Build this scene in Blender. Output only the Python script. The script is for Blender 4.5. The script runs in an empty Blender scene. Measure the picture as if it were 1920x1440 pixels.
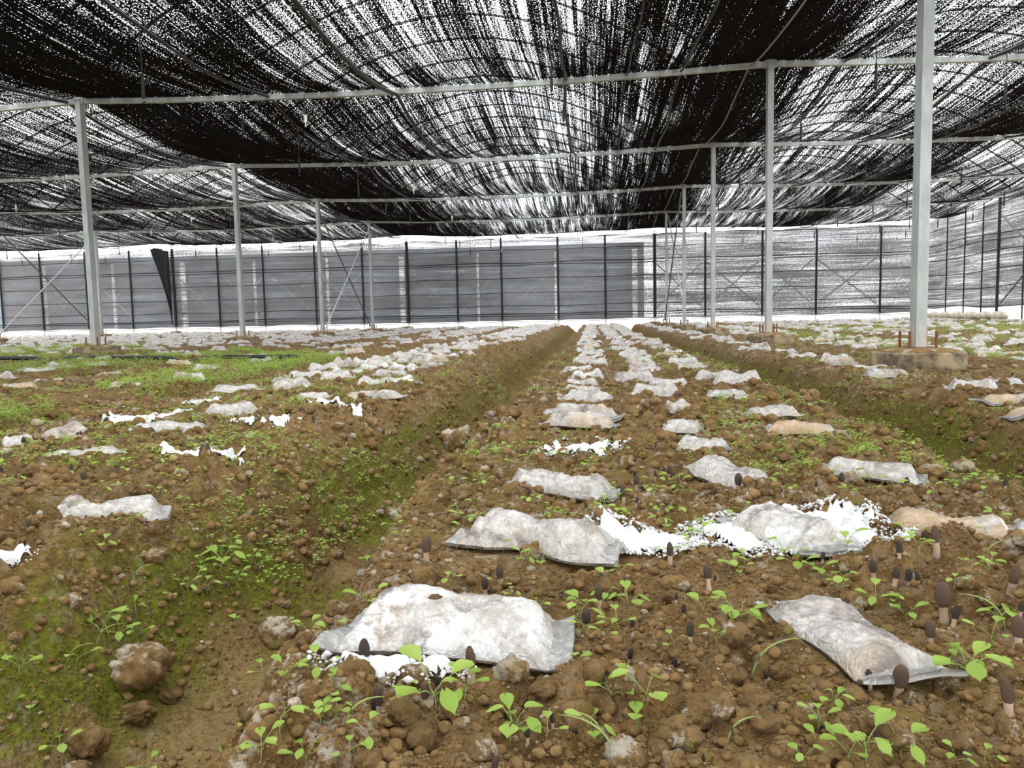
import bpy, math, random
import numpy as np
from mathutils import Matrix, Vector

random.seed(7)
RNG = np.random.default_rng(11)
scene = bpy.context.scene
COL = scene.collection

# ------------------------------------------------------------------ camera
CAMZ = 0.36
FPX, YAW, PIT, ROL = 1445.49, .106261, .086649, -.0212284
_cy, _sy = math.cos(YAW), math.sin(YAW)
FW = np.array([-_sy*math.cos(PIT), _cy*math.cos(PIT), -math.sin(PIT)])
_rt = np.array([_cy, _sy, 0.0]); _up = np.cross(_rt, FW)
R2 = _rt*math.cos(ROL) + _up*math.sin(ROL)
U2 = -_rt*math.sin(ROL) + _up*math.cos(ROL)
cam_data = bpy.data.cameras.new('camera'); cam = bpy.data.objects.new('camera', cam_data)
COL.objects.link(cam); scene.camera = cam
cam_data.sensor_width = 36.0; cam_data.lens = FPX/1920*36.0
cam_data.clip_start = 0.02; cam_data.clip_end = 400
M = Matrix.Identity(4)
for i in range(3):
    M[i][0], M[i][1], M[i][2] = R2[i], U2[i], -FW[i]
M[2][3] = CAMZ
cam.matrix_world = M

def ray(x, y): return FW + R2*(x-960)/FPX + U2*(720-y)/FPX
def on_z(x, y, z=0.0):
    d = ray(x, y); return d*((z-CAMZ)/d[2]) + np.array([0, 0, CAMZ])
def to_px(P):
    P = np.asarray(P, float) - np.array([0, 0, CAMZ]); d = P @ FW
    d = np.where(d < 1e-3, 1e-3, d)
    return 960 + FPX*(P @ R2)/d, 720 - FPX*(P @ U2)/d, d

# ------------------------------------------------------------------ world and exposure
SKY = 3.3
world = bpy.data.worlds.new('overcast_sky'); scene.world = world; world.use_nodes = True
wn = world.node_tree.nodes; wl = world.node_tree.links; wn.clear()
wo = wn.new('ShaderNodeOutputWorld'); wb = wn.new('ShaderNodeBackground')
wt = wn.new('ShaderNodeTexCoord'); wz = wn.new('ShaderNodeTexNoise'); wr = wn.new('ShaderNodeValToRGB')
wz.inputs['Scale'].default_value = 3.0; wz.inputs['Detail'].default_value = 5.0
wr.color_ramp.elements[0].position = .35; wr.color_ramp.elements[0].color = (.90, .95, 1.0, 1)
wr.color_ramp.elements[1].position = .6; wr.color_ramp.elements[1].color = (1.0, 1.0, 1.0, 1)
wl.new(wt.outputs['Generated'], wz.inputs['Vector']); wl.new(wz.outputs['Fac'], wr.inputs['Fac'])
wl.new(wr.outputs['Color'], wb.inputs['Color']); wb.inputs['Strength'].default_value = SKY
wl.new(wb.outputs['Background'], wo.inputs['Surface'])
scene.view_settings.view_transform = 'Standard'
scene.view_settings.look = 'None'
scene.view_settings.gamma = 1.0
scene.view_settings.use_curve_mapping = False
scene.view_settings.exposure = 0.42
scene.cycles.transparent_max_bounces = 16
scene.cycles.max_bounces = 6
scene.cycles.diffuse_bounces = 3
scene.cycles.glossy_bounces = 2
scene.cycles.transmission_bounces = 2
scene.cycles.sample_clamp_indirect = 6.0

# ------------------------------------------------------------------ numpy noise
def _h(ix, iy, s):
    a = (ix.astype(np.int64)*374761393 + iy.astype(np.int64)*668265263 + s*974634779) & 0xFFFFFFFF
    a = ((a ^ (a >> 13))*1274126177) & 0xFFFFFFFF
    a = ((a ^ (a >> 16))*2246822519) & 0xFFFFFFFF
    return ((a ^ (a >> 15)) & 0xFFFFFF)/float(0xFFFFFF)
def vnoise(x, y, s=0):
    ix = np.floor(x); iy = np.floor(y); fx = x-ix; fy = y-iy
    fx = fx*fx*fx*(fx*(fx*6-15)+10); fy = fy*fy*fy*(fy*(fy*6-15)+10)
    a = _h(ix, iy, s); b = _h(ix+1, iy, s); c = _h(ix, iy+1, s); d = _h(ix+1, iy+1, s)
    return (a*(1-fx)+b*fx)*(1-fy) + (c*(1-fx)+d*fx)*fy
def fbm(x, y, o=4, s=0):
    r = 0; a = .5; t = 0
    for k in range(o):
        r = r + a*vnoise(x*2**k, y*2**k, s+k*17); t += a; a *= .5
    return r/t
def lumps(x, y, size, s):
    """rounded crumbs: highest of jittered hemispheres"""
    u = x/size; v = y/size; ix = np.floor(u); iy = np.floor(v); out = np.zeros_like(u)
    for dx in (-1, 0, 1):
        for dy in (-1, 0, 1):
            cx = ix+dx; cy = iy+dy
            px = cx+_h(cx, cy, s); py = cy+_h(cx, cy, s+1)
            r = .38+.5*_h(cx, cy, s+2)
            q = 1-((u-px)**2+(v-py)**2)/(r*r)
            np.maximum(out, np.sqrt(np.clip(q, 0, 1))*(r*1.2), out=out)
    return out
def sstep(a, b, x):
    t = np.clip((x-a)/(b-a), 0, 1); return t*t*(3-2*t)

# ------------------------------------------------------------------ terrain function
TRENCH = [(-.84, -.30, .21, .56, .30), (.80, 1.36, .20, .30, .36), (-2.36, -1.86, .16, .45, .3), (-4.0, -3.55, .14, .4, .3), (-5.6, -5.2, .13, .4, .3),
          (3.25, 3.75, .15, .35, .35), (4.95, 5.4, .14, .35, .35), (6.6, 7.0, .13, .35, .35), (8.2, 8.6, .13, .35, .35)]
for k in range(9):
    TRENCH.append((-7.3-1.6*k, -6.9-1.6*k, .12, .4, .35))
FLAT = []          # (x, y, rx, ry, yaw) ellipses where the soil is pressed flat
def wob(x, y): return .07*(vnoise(x*.6+3, y*1.3, 5)-.5) + .03*(vnoise(x*3, y*5, 6)-.5)
def trench_t(x, y):
    """0 on a bed .. 1 on a trench floor, plus depth"""
    xs = x + wob(x, y); d = np.zeros_like(xs); t1 = np.zeros_like(xs)
    for a, b, dep, wl_, wr_ in TRENCH:
        t = (xs-a)/(b-a)
        p = np.minimum(sstep(0, wl_, t), sstep(0, wr_, 1-t))
        d = np.maximum(d, p*dep); t1 = np.maximum(t1, p)
    return d, t1
def base_h(x, y):
    x = np.asarray(x, float); y = np.asarray(y, float)
    d, t = trench_t(x, y)
    z = -d + .03*(fbm(x*1.7, y*1.7, 3, 21)-.5) + .03*sstep(14, 25, y)
    z = z + .02*((x < -.95) & (x > -1.9)) * (1-t)
    return z, t
def detail_h(x, y, t):
    lump = +.032*lumps(x, y, .055, 31) + .016*lumps(x+7, y+3, .026, 41) + .0055*lumps(x+5, y+9, .012, 51)
    mask = .35+.85*sstep(.3, .62, fbm(x*5, y*5, 3, 61))
    rough = mask*(1-.72*t)
    wall = 4*t*(1-t)
    d = lump*rough + .022*(fbm(x*14, y*14, 4, 71)-.5)*(1-.3*t) + wall*.03*(fbm(x*8, y*8, 3, 81)-.5)
    return d - .012
def flat_mask(x, y):
    m = np.zeros_like(x)
    for fx, fy, rx, ry, yw in FLAT:
        sel = (np.abs(x-fx) < 1.6*max(rx, ry)) & (np.abs(y-fy) < 1.6*max(rx, ry))
        if not sel.any(): continue
        dx = x[sel]-fx; dy = y[sel]-fy; c, s = math.cos(yw), math.sin(yw)
        q = np.sqrt(((dx*c+dy*s)/rx)**2 + ((-dx*s+dy*c)/ry)**2)
        m[sel] = np.maximum(m[sel], 1-sstep(.8, 1.35, q))
    return m
def height(x, y):
    x = np.atleast_1d(np.asarray(x, float)); y = np.atleast_1d(np.asarray(y, float))
    b, t = base_h(x, y); return b + detail_h(x, y, t)*(1-.85*flat_mask(x, y))
def height1(x, y): return float(height(x, y)[0])

# ------------------------------------------------------------------ node helpers
def new_mat(name):
    m = bpy.data.materials.new(name); m.use_nodes = True
    nt = m.node_tree; nt.nodes.clear()
    return m, nt.nodes, nt.links
class G:
    """tiny node graph helper"""
    def __init__(s, name):
        s.m, s.n, s.l = new_mat(name)
        s.out = s.n.new('ShaderNodeOutputMaterial')
    def node(s, typ, **kw):
        n = s.n.new(typ)
        for k, v in kw.items():
            if k in n.inputs: s.set(n.inputs[k], v)
            else: setattr(n, k, v)
        return n
    def set(s, inp, v):
        if hasattr(v, 'is_output') or isinstance(v, bpy.types.NodeSocket): s.l.new(v, inp)
        else: inp.default_value = v
    def coords(s, kind='Object', scale=(1, 1, 1)):
        t = s.node('ShaderNodeTexCoord'); mp = s.node('ShaderNodeMapping')
        mp.inputs['Scale'].default_value = scale
        s.l.new(t.outputs[kind], mp.inputs['Vector']); return mp.outputs['Vector']
    def noise(s, vec, scale, detail=3, rough=.55, dist=0.0):
        n = s.node('ShaderNodeTexNoise')
        s.l.new(vec, n.inputs['Vector']); n.inputs['Scale'].default_value = scale
        n.inputs['Detail'].default_value = detail; n.inputs['Roughness'].default_value = rough
        n.inputs['Distortion'].default_value = dist
        return n.outputs['Fac']
    def ramp(s, fac, stops):
        r = s.node('ShaderNodeValToRGB'); e = r.color_ramp.elements
        while len(e) < len(stops): e.new(.5)
        for el, (p, c) in zip(e, stops):
            el.position = p; el.color = (*c, 1) if len(c) == 3 else c
        s.l.new(fac, r.inputs['Fac']); return r.outputs['Color']
    def math(s, op, a, b=0.0, c=0.0, clamp=False):
        n = s.node('ShaderNodeMath'); n.operation = op; n.use_clamp = clamp
        for i, v in enumerate((a, b, c)): s.set(n.inputs[i], v)
        return n.outputs[0]
    def smooth(s, v, a, b):
        n = s.node('ShaderNodeMapRange'); n.interpolation_type = 'SMOOTHSTEP'
        s.set(n.inputs[0], v); s.set(n.inputs[1], a); s.set(n.inputs[2], b)
        return n.outputs[0]
    def mix(s, f, a, b):
        n = s.node('ShaderNodeMix'); n.data_type = 'RGBA'
        s.set(n.inputs[0], f)
        for i, v in ((6, a), (7, b)):
            s.set(n.inputs[i], (*v, 1) if isinstance(v, tuple) and len(v) == 3 else v)
        return n.outputs[2]
    def attr(s, name):
        n = s.node('ShaderNodeAttribute'); n.attribute_name = name; return n.outputs['Fac']
    def bump(s, h, strength, dist):
        n = s.node('ShaderNodeBump'); n.inputs['Strength'].default_value = strength
        n.inputs['Distance'].default_value = dist; s.l.new(h, n.inputs['Height']); return n.outputs['Normal']
    def principled(s, color, rough=.8, **kw):
        p = s.node('ShaderNodeBsdfPrincipled')
        s.set(p.inputs['Base Color'], (*color, 1) if isinstance(color, tuple) and len(color) == 3 else color)
        s.set(p.inputs['Roughness'], rough)
        for k, v in kw.items(): s.set(p.inputs[k.replace('_', ' ')], v)
        return p.outputs[0]
    def mixsh(s, f, a, b):
        n = s.node('ShaderNodeMixShader'); s.set(n.inputs[0], f); s.l.new(a, n.inputs[1]); s.l.new(b, n.inputs[2]); return n.outputs[0]
    def done(s, sh):
        s.l.new(sh, s.out.inputs['Surface']); return s.m

# ------------------------------------------------------------------ materials
def make_ground_mat():
    g = G('moist_soil'); co = g.coords('Object')
    n1 = g.noise(co, 9, 5, .6); n2 = g.noise(co, 70, 5, .65); n3 = g.noise(co, 260, 3, .6); n4 = g.noise(co, 2.2, 3, .5)
    soil = g.ramp(n1, [(.30, (.115, .062, .020)), (.5, (.215, .125, .044)), (.72, (.33, .21, .085))])
    soil = g.mix(g.smooth(n2, .50, .68), soil, (.34, .215, .088))
    soil = g.mix(g.math('MULTIPLY', g.math('SUBTRACT', 1.0, g.smooth(n2, .32, .46)), .6), soil, (.085, .046, .016))  # painted shade: darkens the pits of the fine soil bump
    soil = g.mix(g.math('MULTIPLY', g.smooth(n3, .58, .74), .55), soil, (.44, .33, .18))
    soil = g.mix(g.math('MULTIPLY', g.smooth(n4, .5, .7), .35), soil, (.19, .10, .036))
    tan = g.mix(g.smooth(n2, .3, .7), (.27, .165, .065), (.40, .27, .125))
    col = g.mix(g.math('MULTIPLY', g.attr('tan'), .85), soil, tan)
    mossc = g.ramp(n2, [(.3, (.075, .08, .008)), (.55, (.17, .175, .016)), (.75, (.30, .30, .03))])
    mm = g.math('MULTIPLY', g.attr('moss'), g.smooth(g.math('ADD', g.math('MULTIPLY', n1, .6), g.math('MULTIPLY', n2, .4)), .36, .56))
    col = g.mix(mm, col, mossc)
    crust = g.math('MULTIPLY', g.attr('crust'), g.smooth(g.noise(co, 38, 6, .7), .5, .64))
    col = g.mix(crust, col, (.52, .46, .36))
    vo = g.node('ShaderNodeTexVoronoi'); g.l.new(co, vo.inputs['Vector']); vo.inputs['Scale'].default_value = 120
    h = g.math('ADD', g.math('MULTIPLY', n2, .8), g.math('MULTIPLY', n3, .35))
    h = g.math('SUBTRACT', h, g.math('MULTIPLY', vo.outputs['Distance'], .35))
    return g.done(g.principled(col, .92, Normal=g.bump(h, 1.0, .016), Specular_IOR_Level=.2))

def make_clod_mat(name, mould, tone=1.0, unit=False, crustc=(.56, .51, .42)):
    g = G(name); co = g.coords('Object', (.045,)*3 if unit else (1, 1, 1))
    oi = g.node('ShaderNodeObjectInfo').outputs['Random']
    v = g.node('ShaderNodeVectorMath'); v.operation = 'ADD'; g.l.new(co, v.inputs[0]); g.l.new(oi, v.inputs[1]); co = v.outputs[0]
    n1 = g.noise(co, 22, 5, .6); n2 = g.noise(co, 110, 4, .65); n3 = g.noise(co, 14, 3, .5)
    c = g.ramp(n1, [(.3, (.14*tone, .078*tone, .028*tone)), (.55, (.26*tone, .16*tone, .062*tone)), (.75, (.38*tone, .25*tone, .11*tone))])
    c = g.mix(g.math('MULTIPLY', g.smooth(n2, .5, .7), .5), c, (.38*tone, .27*tone, .15*tone))
    nrm = g.node('ShaderNodeNewGeometry').outputs['Normal']
    sx = g.node('ShaderNodeSeparateXYZ'); g.l.new(nrm, sx.inputs[0])
    f = g.math('ADD', g.math('MULTIPLY', n3, 1.0), g.math('MULTIPLY', n2, .45))
    c = g.mix(g.math('MULTIPLY', g.smooth(f, .86-mould, 1.0-mould), .85), c, crustc)
    c = g.mix(g.math('MULTIPLY', g.smooth(g.noise(co, 9, 2), .6, .7), .5), c, (.16, .16, .03))
    return g.done(g.principled(c, .93, Normal=g.bump(g.math('ADD', n2, g.math('MULTIPLY', n1, .6)), .8, .006), Specular_IOR_Level=.2))

def make_bag_mat(name, clear, white, orange):
    """thin plastic film over a mouldy substrate"""
    g = G(name); co = g.coords('Object')
    oi = g.node('ShaderNodeObjectInfo').outputs['Random']
    om = g.math('MULTIPLY', oi, 7.0)
    v = g.node('ShaderNodeVectorMath'); v.operation = 'ADD'; g.l.new(co, v.inputs[0]); g.l.new(om, v.inputs[1]); c2 = v.outputs[0]
    n1 = g.noise(c2, 13, 4, .6); n2 = g.noise(c2, 60, 4, .65); n3 = g.noise(c2, 7, 3, .55, .6)
    film = g.mix(g.smooth(n2, .35, .68), (.45, .415, .375), (.67, .635, .59))
    dark = g.mix(g.smooth(n2, .42, .6), (.10, .072, .055), (.34, .28, .24))
    col = g.mix(g.math('MULTIPLY', g.smooth(n1, .44+.14*(1-clear), .64), .35+.5*clear), film, dark)
    col = g.mix(g.math('MULTIPLY', g.smooth(n3, .62-.3*orange, .80-.2*orange), .45+.4*orange), col, (.55, .36, .17))
    n5 = g.noise(c2, 21, 5, .7)
    col = g.mix(g.smooth(n5, .72-.45*white, .78-.35*white), col, (.76, .755, .73))
    wr0 = g.noise(g.coords('Object', (1, 2.2, 1)), 26, 2, .55, 1.4)
    wri = g.math('POWER', g.math('SUBTRACT', 1.0, g.math('ABSOLUTE', g.math('MULTIPLY', g.math('SUBTRACT', wr0, .5), 5.0)), clamp=True), 3.0)
    wr1 = g.noise(g.coords('Object', (1.6, 1, 1)), 75, 2, .5, 1.0)
    wri = g.math('ADD', wri, g.math('MULTIPLY', g.math('POWER', g.math('SUBTRACT', 1.0, g.math('ABSOLUTE', g.math('MULTIPLY', g.math('SUBTRACT', wr1, .5), 5.0)), clamp=True), 3.0), .5))
    fine = g.noise(c2, 150, 2)
    h = g.math('ADD', wri, g.math('MULTIPLY', fine, .15))
    rough = g.math('ADD', .17, g.math('MULTIPLY', g.smooth(n5, .45, .6), .35))
    return g.done(g.principled(col, rough, Normal=g.bump(h, .55, .0035), Coat_Weight=.6, Coat_Roughness=.13, Specular_IOR_Level=.5))

def make_film_mat():
    g = G('clear_film_flap'); co = g.coords('Object')
    n = g.noise(co, 45, 4, .6, 1.5)
    a = g.principled((.55, .54, .52), .25, Normal=g.bump(n, .6, .008), Coat_Weight=.5, Coat_Roughness=.12)
    t = g.node('ShaderNodeBsdfTransparent'); t.inputs[0].default_value = (.95, .95, .94, 1)
    return g.done(g.mixsh(g.math('ADD', .58, g.math('MULTIPLY', g.smooth(n, .45, .65), .37)), t.outputs[0], a))

def make_powder_mat():
    g = G('white_lime_powder'); co = g.coords('Object')
    n = g.noise(co, 120, 4, .6)
    return g.done(g.principled(g.mix(n, (.72, .72, .70), (.86, .86, .85)), .95, Normal=g.bump(n, .6, .004)))

def make_leaf_mat(name, a, b):
    g = G(name); co = g.coords('Object')
    oi = g.node('ShaderNodeObjectInfo').outputs['Random']
    n = g.noise(co, 60, 2)
    c = g.mix(g.math('ADD', g.math('MULTIPLY', oi, .6), g.math('MULTIPLY', n, .4)), a, b)
    p = g.principled(c, .55, Specular_IOR_Level=.35)
    t = g.node('ShaderNodeBsdfTranslucent'); g.l.new(c, t.inputs['Color'])
    return g.done(g.mixsh(.4, p, t.outputs[0]))

def make_morel_cap(name, a, b):
    g = G(name); co = g.coords('Object', (1, 1, .45))
    oi = g.node('ShaderNodeObjectInfo').outputs['Random']
    w = g.node('ShaderNodeTexVoronoi'); g.l.new(co, w.inputs['Vector']); w.inputs['Scale'].default_value = 330
    n = g.noise(co, 400, 2)
    c = g.mix(g.smooth(w.outputs['Distance'], .1, .75), a, b)
    c = g.mix(g.math('MULTIPLY', oi, .35), c, (.20, .125, .075))
    return g.done(g.principled(c, .75, Normal=g.bump(w.outputs['Distance'], .8, .0014)))

def make_plain(name, col, rough, metal=0.0, nscale=25, var=.25, bump=.15, streak=(1, 1, 1)):
    g = G(name); co = g.coords('Object', streak)
    n = g.noise(co, nscale, 4, .6)
    a = tuple(c*(1-var) for c in col); b = tuple(min(1, c*(1+var)) for c in col)
    return g.done(g.principled(g.mix(g.smooth(n, .3, .7), a, b), rough, Metallic=metal, Normal=g.bump(n, bump, .01)))

def make_galv():
    g = G('galvanised_steel'); co = g.coords('Object', (1, 1, .3))
    n = g.noise(co, 14, 4, .6); n2 = g.noise(g.coords('Object'), 3, 3)
    c = g.mix(g.smooth(n, .35, .7), (.40, .44, .43), (.56, .59, .57))
    tc = g.node('ShaderNodeTexCoord'); sx = g.node('ShaderNodeSeparateXYZ'); g.l.new(tc.outputs['Object'], sx.inputs[0])
    low = g.math('MULTIPLY', g.math('SUBTRACT', 1.0, g.smooth(sx.outputs['Z'], .16, .42)), g.smooth(n, .38, .55))
    c = g.mix(g.math('MULTIPLY', low, .75), c, (.62, .52, .40))
    c = g.mix(g.math('MULTIPLY', g.smooth(n2, .64, .74), .5), c, (.42, .30, .20))
    return g.done(g.principled(c, .48, Metallic=.35, Normal=g.bump(n, .08, .01)))

def make_net_mat(name, axis, base, ang, speck=(120, 42), tone=(.018, .018, .02), gain=1.0, st=1.0):
    """knitted shade net: thread / hole pattern streaked along the knitting direction.
    axis: which two object axes are (across, along) the knitting.  Threads have thickness, so slanted rays find fewer holes."""
    g = G(name)
    tc = g.node('ShaderNodeTexCoord'); sx = g.node('ShaderNodeSeparateXYZ'); g.l.new(tc.outputs['Object'], sx.inputs[0])
    A = sx.outputs[axis[0]]; B = sx.outputs[axis[1]]
    def pair(fa, fb, off=0.0):
        c = g.node('ShaderNodeCombineXYZ'); g.set(c.inputs[0], g.math('MULTIPLY', A, fa)); g.set(c.inputs[1], g.math('MULTIPLY', B, fb)); c.inputs[2].default_value = off
        return c.outputs[0]
    n1 = g.noise(pair(*speck), 1.0, 1.5, .5)
    s1 = g.noise(pair(46, .55, 3.1), 1.0, 2, .6)
    s2 = g.noise(pair(7.5, .30, 8.2), 1.0, 3, .65)
    s3 = g.noise(pair(1.1, .6, 5.5), 1.0, 2, .5)
    v = g.math('ADD', g.math('MULTIPLY', g.math('SUBTRACT', n1, .5), 1.0*gain), g.math('MULTIPLY', g.math('SUBTRACT', s1, .5), .60*st))
    v = g.math('ADD', v, g.math('MULTIPLY', g.math('SUBTRACT', s2, .5), .46*st))
    v = g.math('ADD', v, g.math('MULTIPLY', g.math('SUBTRACT', s3, .5), .22*st))
    geo = g.node('ShaderNodeNewGeometry')
    dt = g.node('ShaderNodeVectorMath'); dt.operation = 'DOT_PRODUCT'
    g.l.new(geo.outputs['True Normal'], dt.inputs[0]); g.l.new(geo.outputs['Incoming'], dt.inputs[1])
    cosv = g.math('ABSOLUTE', dt.outputs['Value'])
    thr = g.math('SUBTRACT', base + ang, g.math('MULTIPLY', cosv, ang))
    thr = g.math('ADD', thr, g.attr('weave'))
    hole = g.smooth(g.math('SUBTRACT', v, thr), -.045, .045)
    d = g.node('ShaderNodeBsdfDiffuse'); tn = g.noise(pair(3, 1.0, 2), 1.0, 2)
    g.l.new(g.mix(tn, tuple(c*.6 for c in tone), tuple(c*1.5 for c in tone)), d.inputs['Color'])
    t = g.node('ShaderNodeBsdfTransparent'); t.inputs[0].default_value = (1, 1, 1, 1)
    return g.done(g.mixsh(hole, d.outputs[0], t.outputs[0]))

def make_skirt_mat():
    g = G('white_plastic_skirt'); co = g.coords('Object')
    n = g.noise(co, 6, 3)
    c = g.mix(n, (.88, .88, .85), (.95, .95, .94))
    d = g.node('ShaderNodeBsdfDiffuse'); g.l.new(c, d.inputs['Color'])
    t = g.node('ShaderNodeBsdfTranslucent'); g.l.new(c, t.inputs['Color'])
    return g.done(g.mixsh(.75, d.outputs[0], t.outputs[0]))

MAT = dict(
    u_clod=make_clod_mat('clod_brown', .04, .9, True), u_mould=make_clod_mat('clod_mouldy', .13, .9, True), u_pale=make_clod_mat('clod_crusted', .17, 1.1, True, (.46, .40, .29)),
    ground=make_ground_mat(), clod=make_clod_mat('soil_clod', .03, .95), pale=make_clod_mat('pale_soil_clod', .16, 1.1, False, (.46, .40, .29)),
    bag_clear=make_bag_mat('plastic_bag_clear', .8, .08, .4), bag_grey=make_bag_mat('plastic_bag_grey', .3, .15, .1), bag_white=make_bag_mat('plastic_bag_mouldy', .6, .5, .25),
    bag_orange=make_bag_mat('plastic_bag_stained', .4, .1, .85), film=make_film_mat(), powder=make_powder_mat(),
    leaf=make_leaf_mat('seedling_leaf', (.30, .46, .07), (.50, .68, .15)), stem=make_leaf_mat('seedling_stem', (.34, .46, .13), (.50, .58, .22)),
    cap_dark=make_morel_cap('morel_cap_dark', (.035, .026, .022), (.105, .08, .068)), cap_brown=make_morel_cap('morel_cap_brown', (.10, .058, .034), (.25, .155, .10)),
    cap_mid=make_morel_cap('morel_cap_mid', (.06, .042, .033), (.165, .115, .088)),
    mstem=make_plain('morel_stem', (.50, .36, .25), .7, nscale=180, var=.2),
    galv=make_galv(), rust=make_plain('rusty_bolt', (.20, .085, .04), .85, nscale=60, var=.4),
    concrete=make_plain('mossy_concrete', (.23, .18, .11), .9, nscale=11, var=.75, bump=.4), rust_soil=make_clod_mat('rust_coloured_soil', .1, 1.15),
    black=make_plain('black_pipe', (.012, .012, .014), .5), hose=make_plain('black_hose', (.02, .02, .022), .45), white_plastic=make_plain('white_plastic', (.75, .73, .68), .5),
    rope=make_plain('grey_rope', (.30, .28, .24), .9), pipe_dark=make_plain('roof_pipe', (.16, .165, .17), .5),
    sack=make_plain('sandbag_cloth', (.66, .60, .48), .9, nscale=9), outside=make_plain('outside_concrete', (.62, .61, .58), .9, nscale=2),
    roofnet=make_net_mat('roof_shade_net', (0, 1), -.03, .27), sidenet=make_net_mat('wall_shade_net', (2, 0), .085, .06, (120, 70), (.25, .255, .265), .8, .45),
    sidenet2=make_net_mat('side_wall_shade_net', (2, 1), .085, .06, (120, 70), (.25, .255, .265), .8, .45),
    flap=make_plain('folded_black_net', (.012, .016, .018), .9), skirt=make_skirt_mat(),
    nb_wall=make_plain('neighbour_net_wall', (.15, .17, .20), .9, nscale=3, var=.15), nb_post=make_plain('neighbour_post', (.82, .80, .76), .7))

# ------------------------------------------------------------------ mesh helpers
class MB:
    def __init__(s): s.v = []; s.f = []
    def add(s, vs, fs):
        o = len(s.v); s.v += [tuple(map(float, p)) for p in vs]; s.f += [tuple(i+o for i in f) for f in fs]; return s
    def box(s, c, sz, rotz=0.0):
        cx, cy, cz = c; a, b, d = (q/2 for q in sz); co, si = math.cos(rotz), math.sin(rotz); vs = []
        for z in (-d, d):
            for x, y in ((-a, -b), (a, -b), (a, b), (-a, b)):
                vs.append((cx+x*co-y*si, cy+x*si+y*co, cz+z))
        return s.add(vs, [(3, 2, 1, 0), (4, 5, 6, 7), (0, 1, 5, 4), (1, 2, 6, 5), (2, 3, 7, 6), (3, 0, 4, 7)])
    def bar(s, p, q, w, h):
        """square bar between two points; w sideways, h in the plane with z"""
        p = Vector(p); q = Vector(q); d = (q-p).normalized()
        u = d.cross(Vector((0, 0, 1)));  u = u.normalized() if u.length > 1e-4 else Vector((1, 0, 0))
        n = u.cross(d); vs = []
        for e in (p, q):
            for a, b in ((-1, -1), (1, -1), (1, 1), (-1, 1)): vs.append(e+u*a*w/2+n*b*h/2)
        return s.add(vs, [(0, 1, 2, 3), (7, 6, 5, 4), (0, 4, 5, 1), (1, 5, 6, 2), (2, 6, 7, 3), (3, 7, 4, 0)])
    def tube(s, pts, r, n=6):
        pts = [Vector(p) for p in pts]; rs = r if isinstance(r, (list, tuple)) else [r]*len(pts)
        o = []; vs = []; fs = []
        for i, p in enumerate(pts):
            d = (pts[min(i+1, len(pts)-1)]-pts[max(i-1, 0)]).normalized()
            u = d.cross(Vector((0, 0, 1)) if abs(d.z) < .9 else Vector((1, 0, 0))).normalized(); w = d.cross(u)
            for k in range(n):
                a = 2*math.pi*k/n; vs.append(p+(u*math.cos(a)+w*math.sin(a))*rs[i])
        for i in range(len(pts)-1):
            for k in range(n):
                a = i*n+k; b = i*n+(k+1) % n; fs.append((a, b, b+n, a+n))
        fs.append(tuple(range(n))[::-1]); fs.append(tuple(range((len(pts)-1)*n, len(pts)*n)))
        return s.add(vs, fs)
    def lathe(s, prof, n=16, c=(0, 0, 0), fn=None):
        vs = []; fs = []
        for i, (r, z) in enumerate(prof):
            for k in range(n):
                a = 2*math.pi*k/n; rr = r*(fn(i, k, n) if fn else 1); vs.append((c[0]+rr*math.cos(a), c[1]+rr*math.sin(a), c[2]+z))
        m = len(prof)
        for i in range(m-1):
            for k in range(n):
                a = i*n+k; b = i*n+(k+1) % n; fs.append((a, b, b+n, a+n))
        fs.append(tuple(range(n))[::-1]); fs.append(tuple(range((m-1)*n, m*n)))
        return s.add(vs, fs)
    def mesh(s, name, mat, smooth=False):
        me = bpy.data.meshes.new(name); me.from_pydata(s.v, [], s.f)
        me.materials.append(mat)
        if smooth: me.polygons.foreach_set('use_smooth', np.ones(len(me.polygons), bool))
        me.update(); return me
    def build(s, name, mat, parent=None, smooth=False): return link(name, s.mesh(name, mat, smooth), parent)
def link(name, data, parent=None):
    o = bpy.data.objects.new(name, data); COL.objects.link(o)
    if parent is not None: o.parent = parent
    return o
def tag(o, label=None, cat=None, group=None, kind=None):
    if label: o['label'] = label
    if cat: o['category'] = cat
    if group: o['group'] = group
    if kind: o['kind'] = kind
    return o
def empty(name, loc=(0, 0, 0), rz=0.0):
    o = link(name, None); o.location = loc; o.rotation_euler = (0, 0, rz); o.empty_display_size = .05; return o
def np_mesh(name, V, Q, mat, smooth=True, attrs=None):
    """fast mesh from arrays: V (n,3), Q (m,k)"""
    V = np.asarray(V, np.float32); Q = np.asarray(Q, np.int32); k = Q.shape[1]
    me = bpy.data.meshes.new(name)
    me.vertices.add(len(V)); me.vertices.foreach_set('co', V.ravel())
    me.loops.add(Q.size); me.loops.foreach_set('vertex_index', Q.ravel())
    me.polygons.add(len(Q)); me.polygons.foreach_set('loop_start', np.arange(0, Q.size, k, dtype=np.int32))
    me.polygons.foreach_set('use_smooth', np.full(len(Q), smooth, bool))
    for an, av in (attrs or {}).items():
        a = me.attributes.new(an, 'FLOAT', 'POINT'); a.data.foreach_set('value', np.asarray(av, np.float32).ravel())
    me.materials.append(mat); me.update(calc_edges=True); return me
def grid_quads(nr, nc):
    i = np.arange(nr-1)[:, None]*nc + np.arange(nc-1)[None, :]
    return np.stack([i, i+1, i+nc+1, i+nc], -1).reshape(-1, 4)
ORD = ['first', 'second', 'third', 'fourth', 'fifth', 'sixth', 'seventh', 'eighth', 'ninth', 'tenth', 'eleventh', 'twelfth', 'thirteenth', 'fourteenth', 'fifteenth', 'sixteenth'] + [f'{k}th' for k in range(17, 60)]

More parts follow.
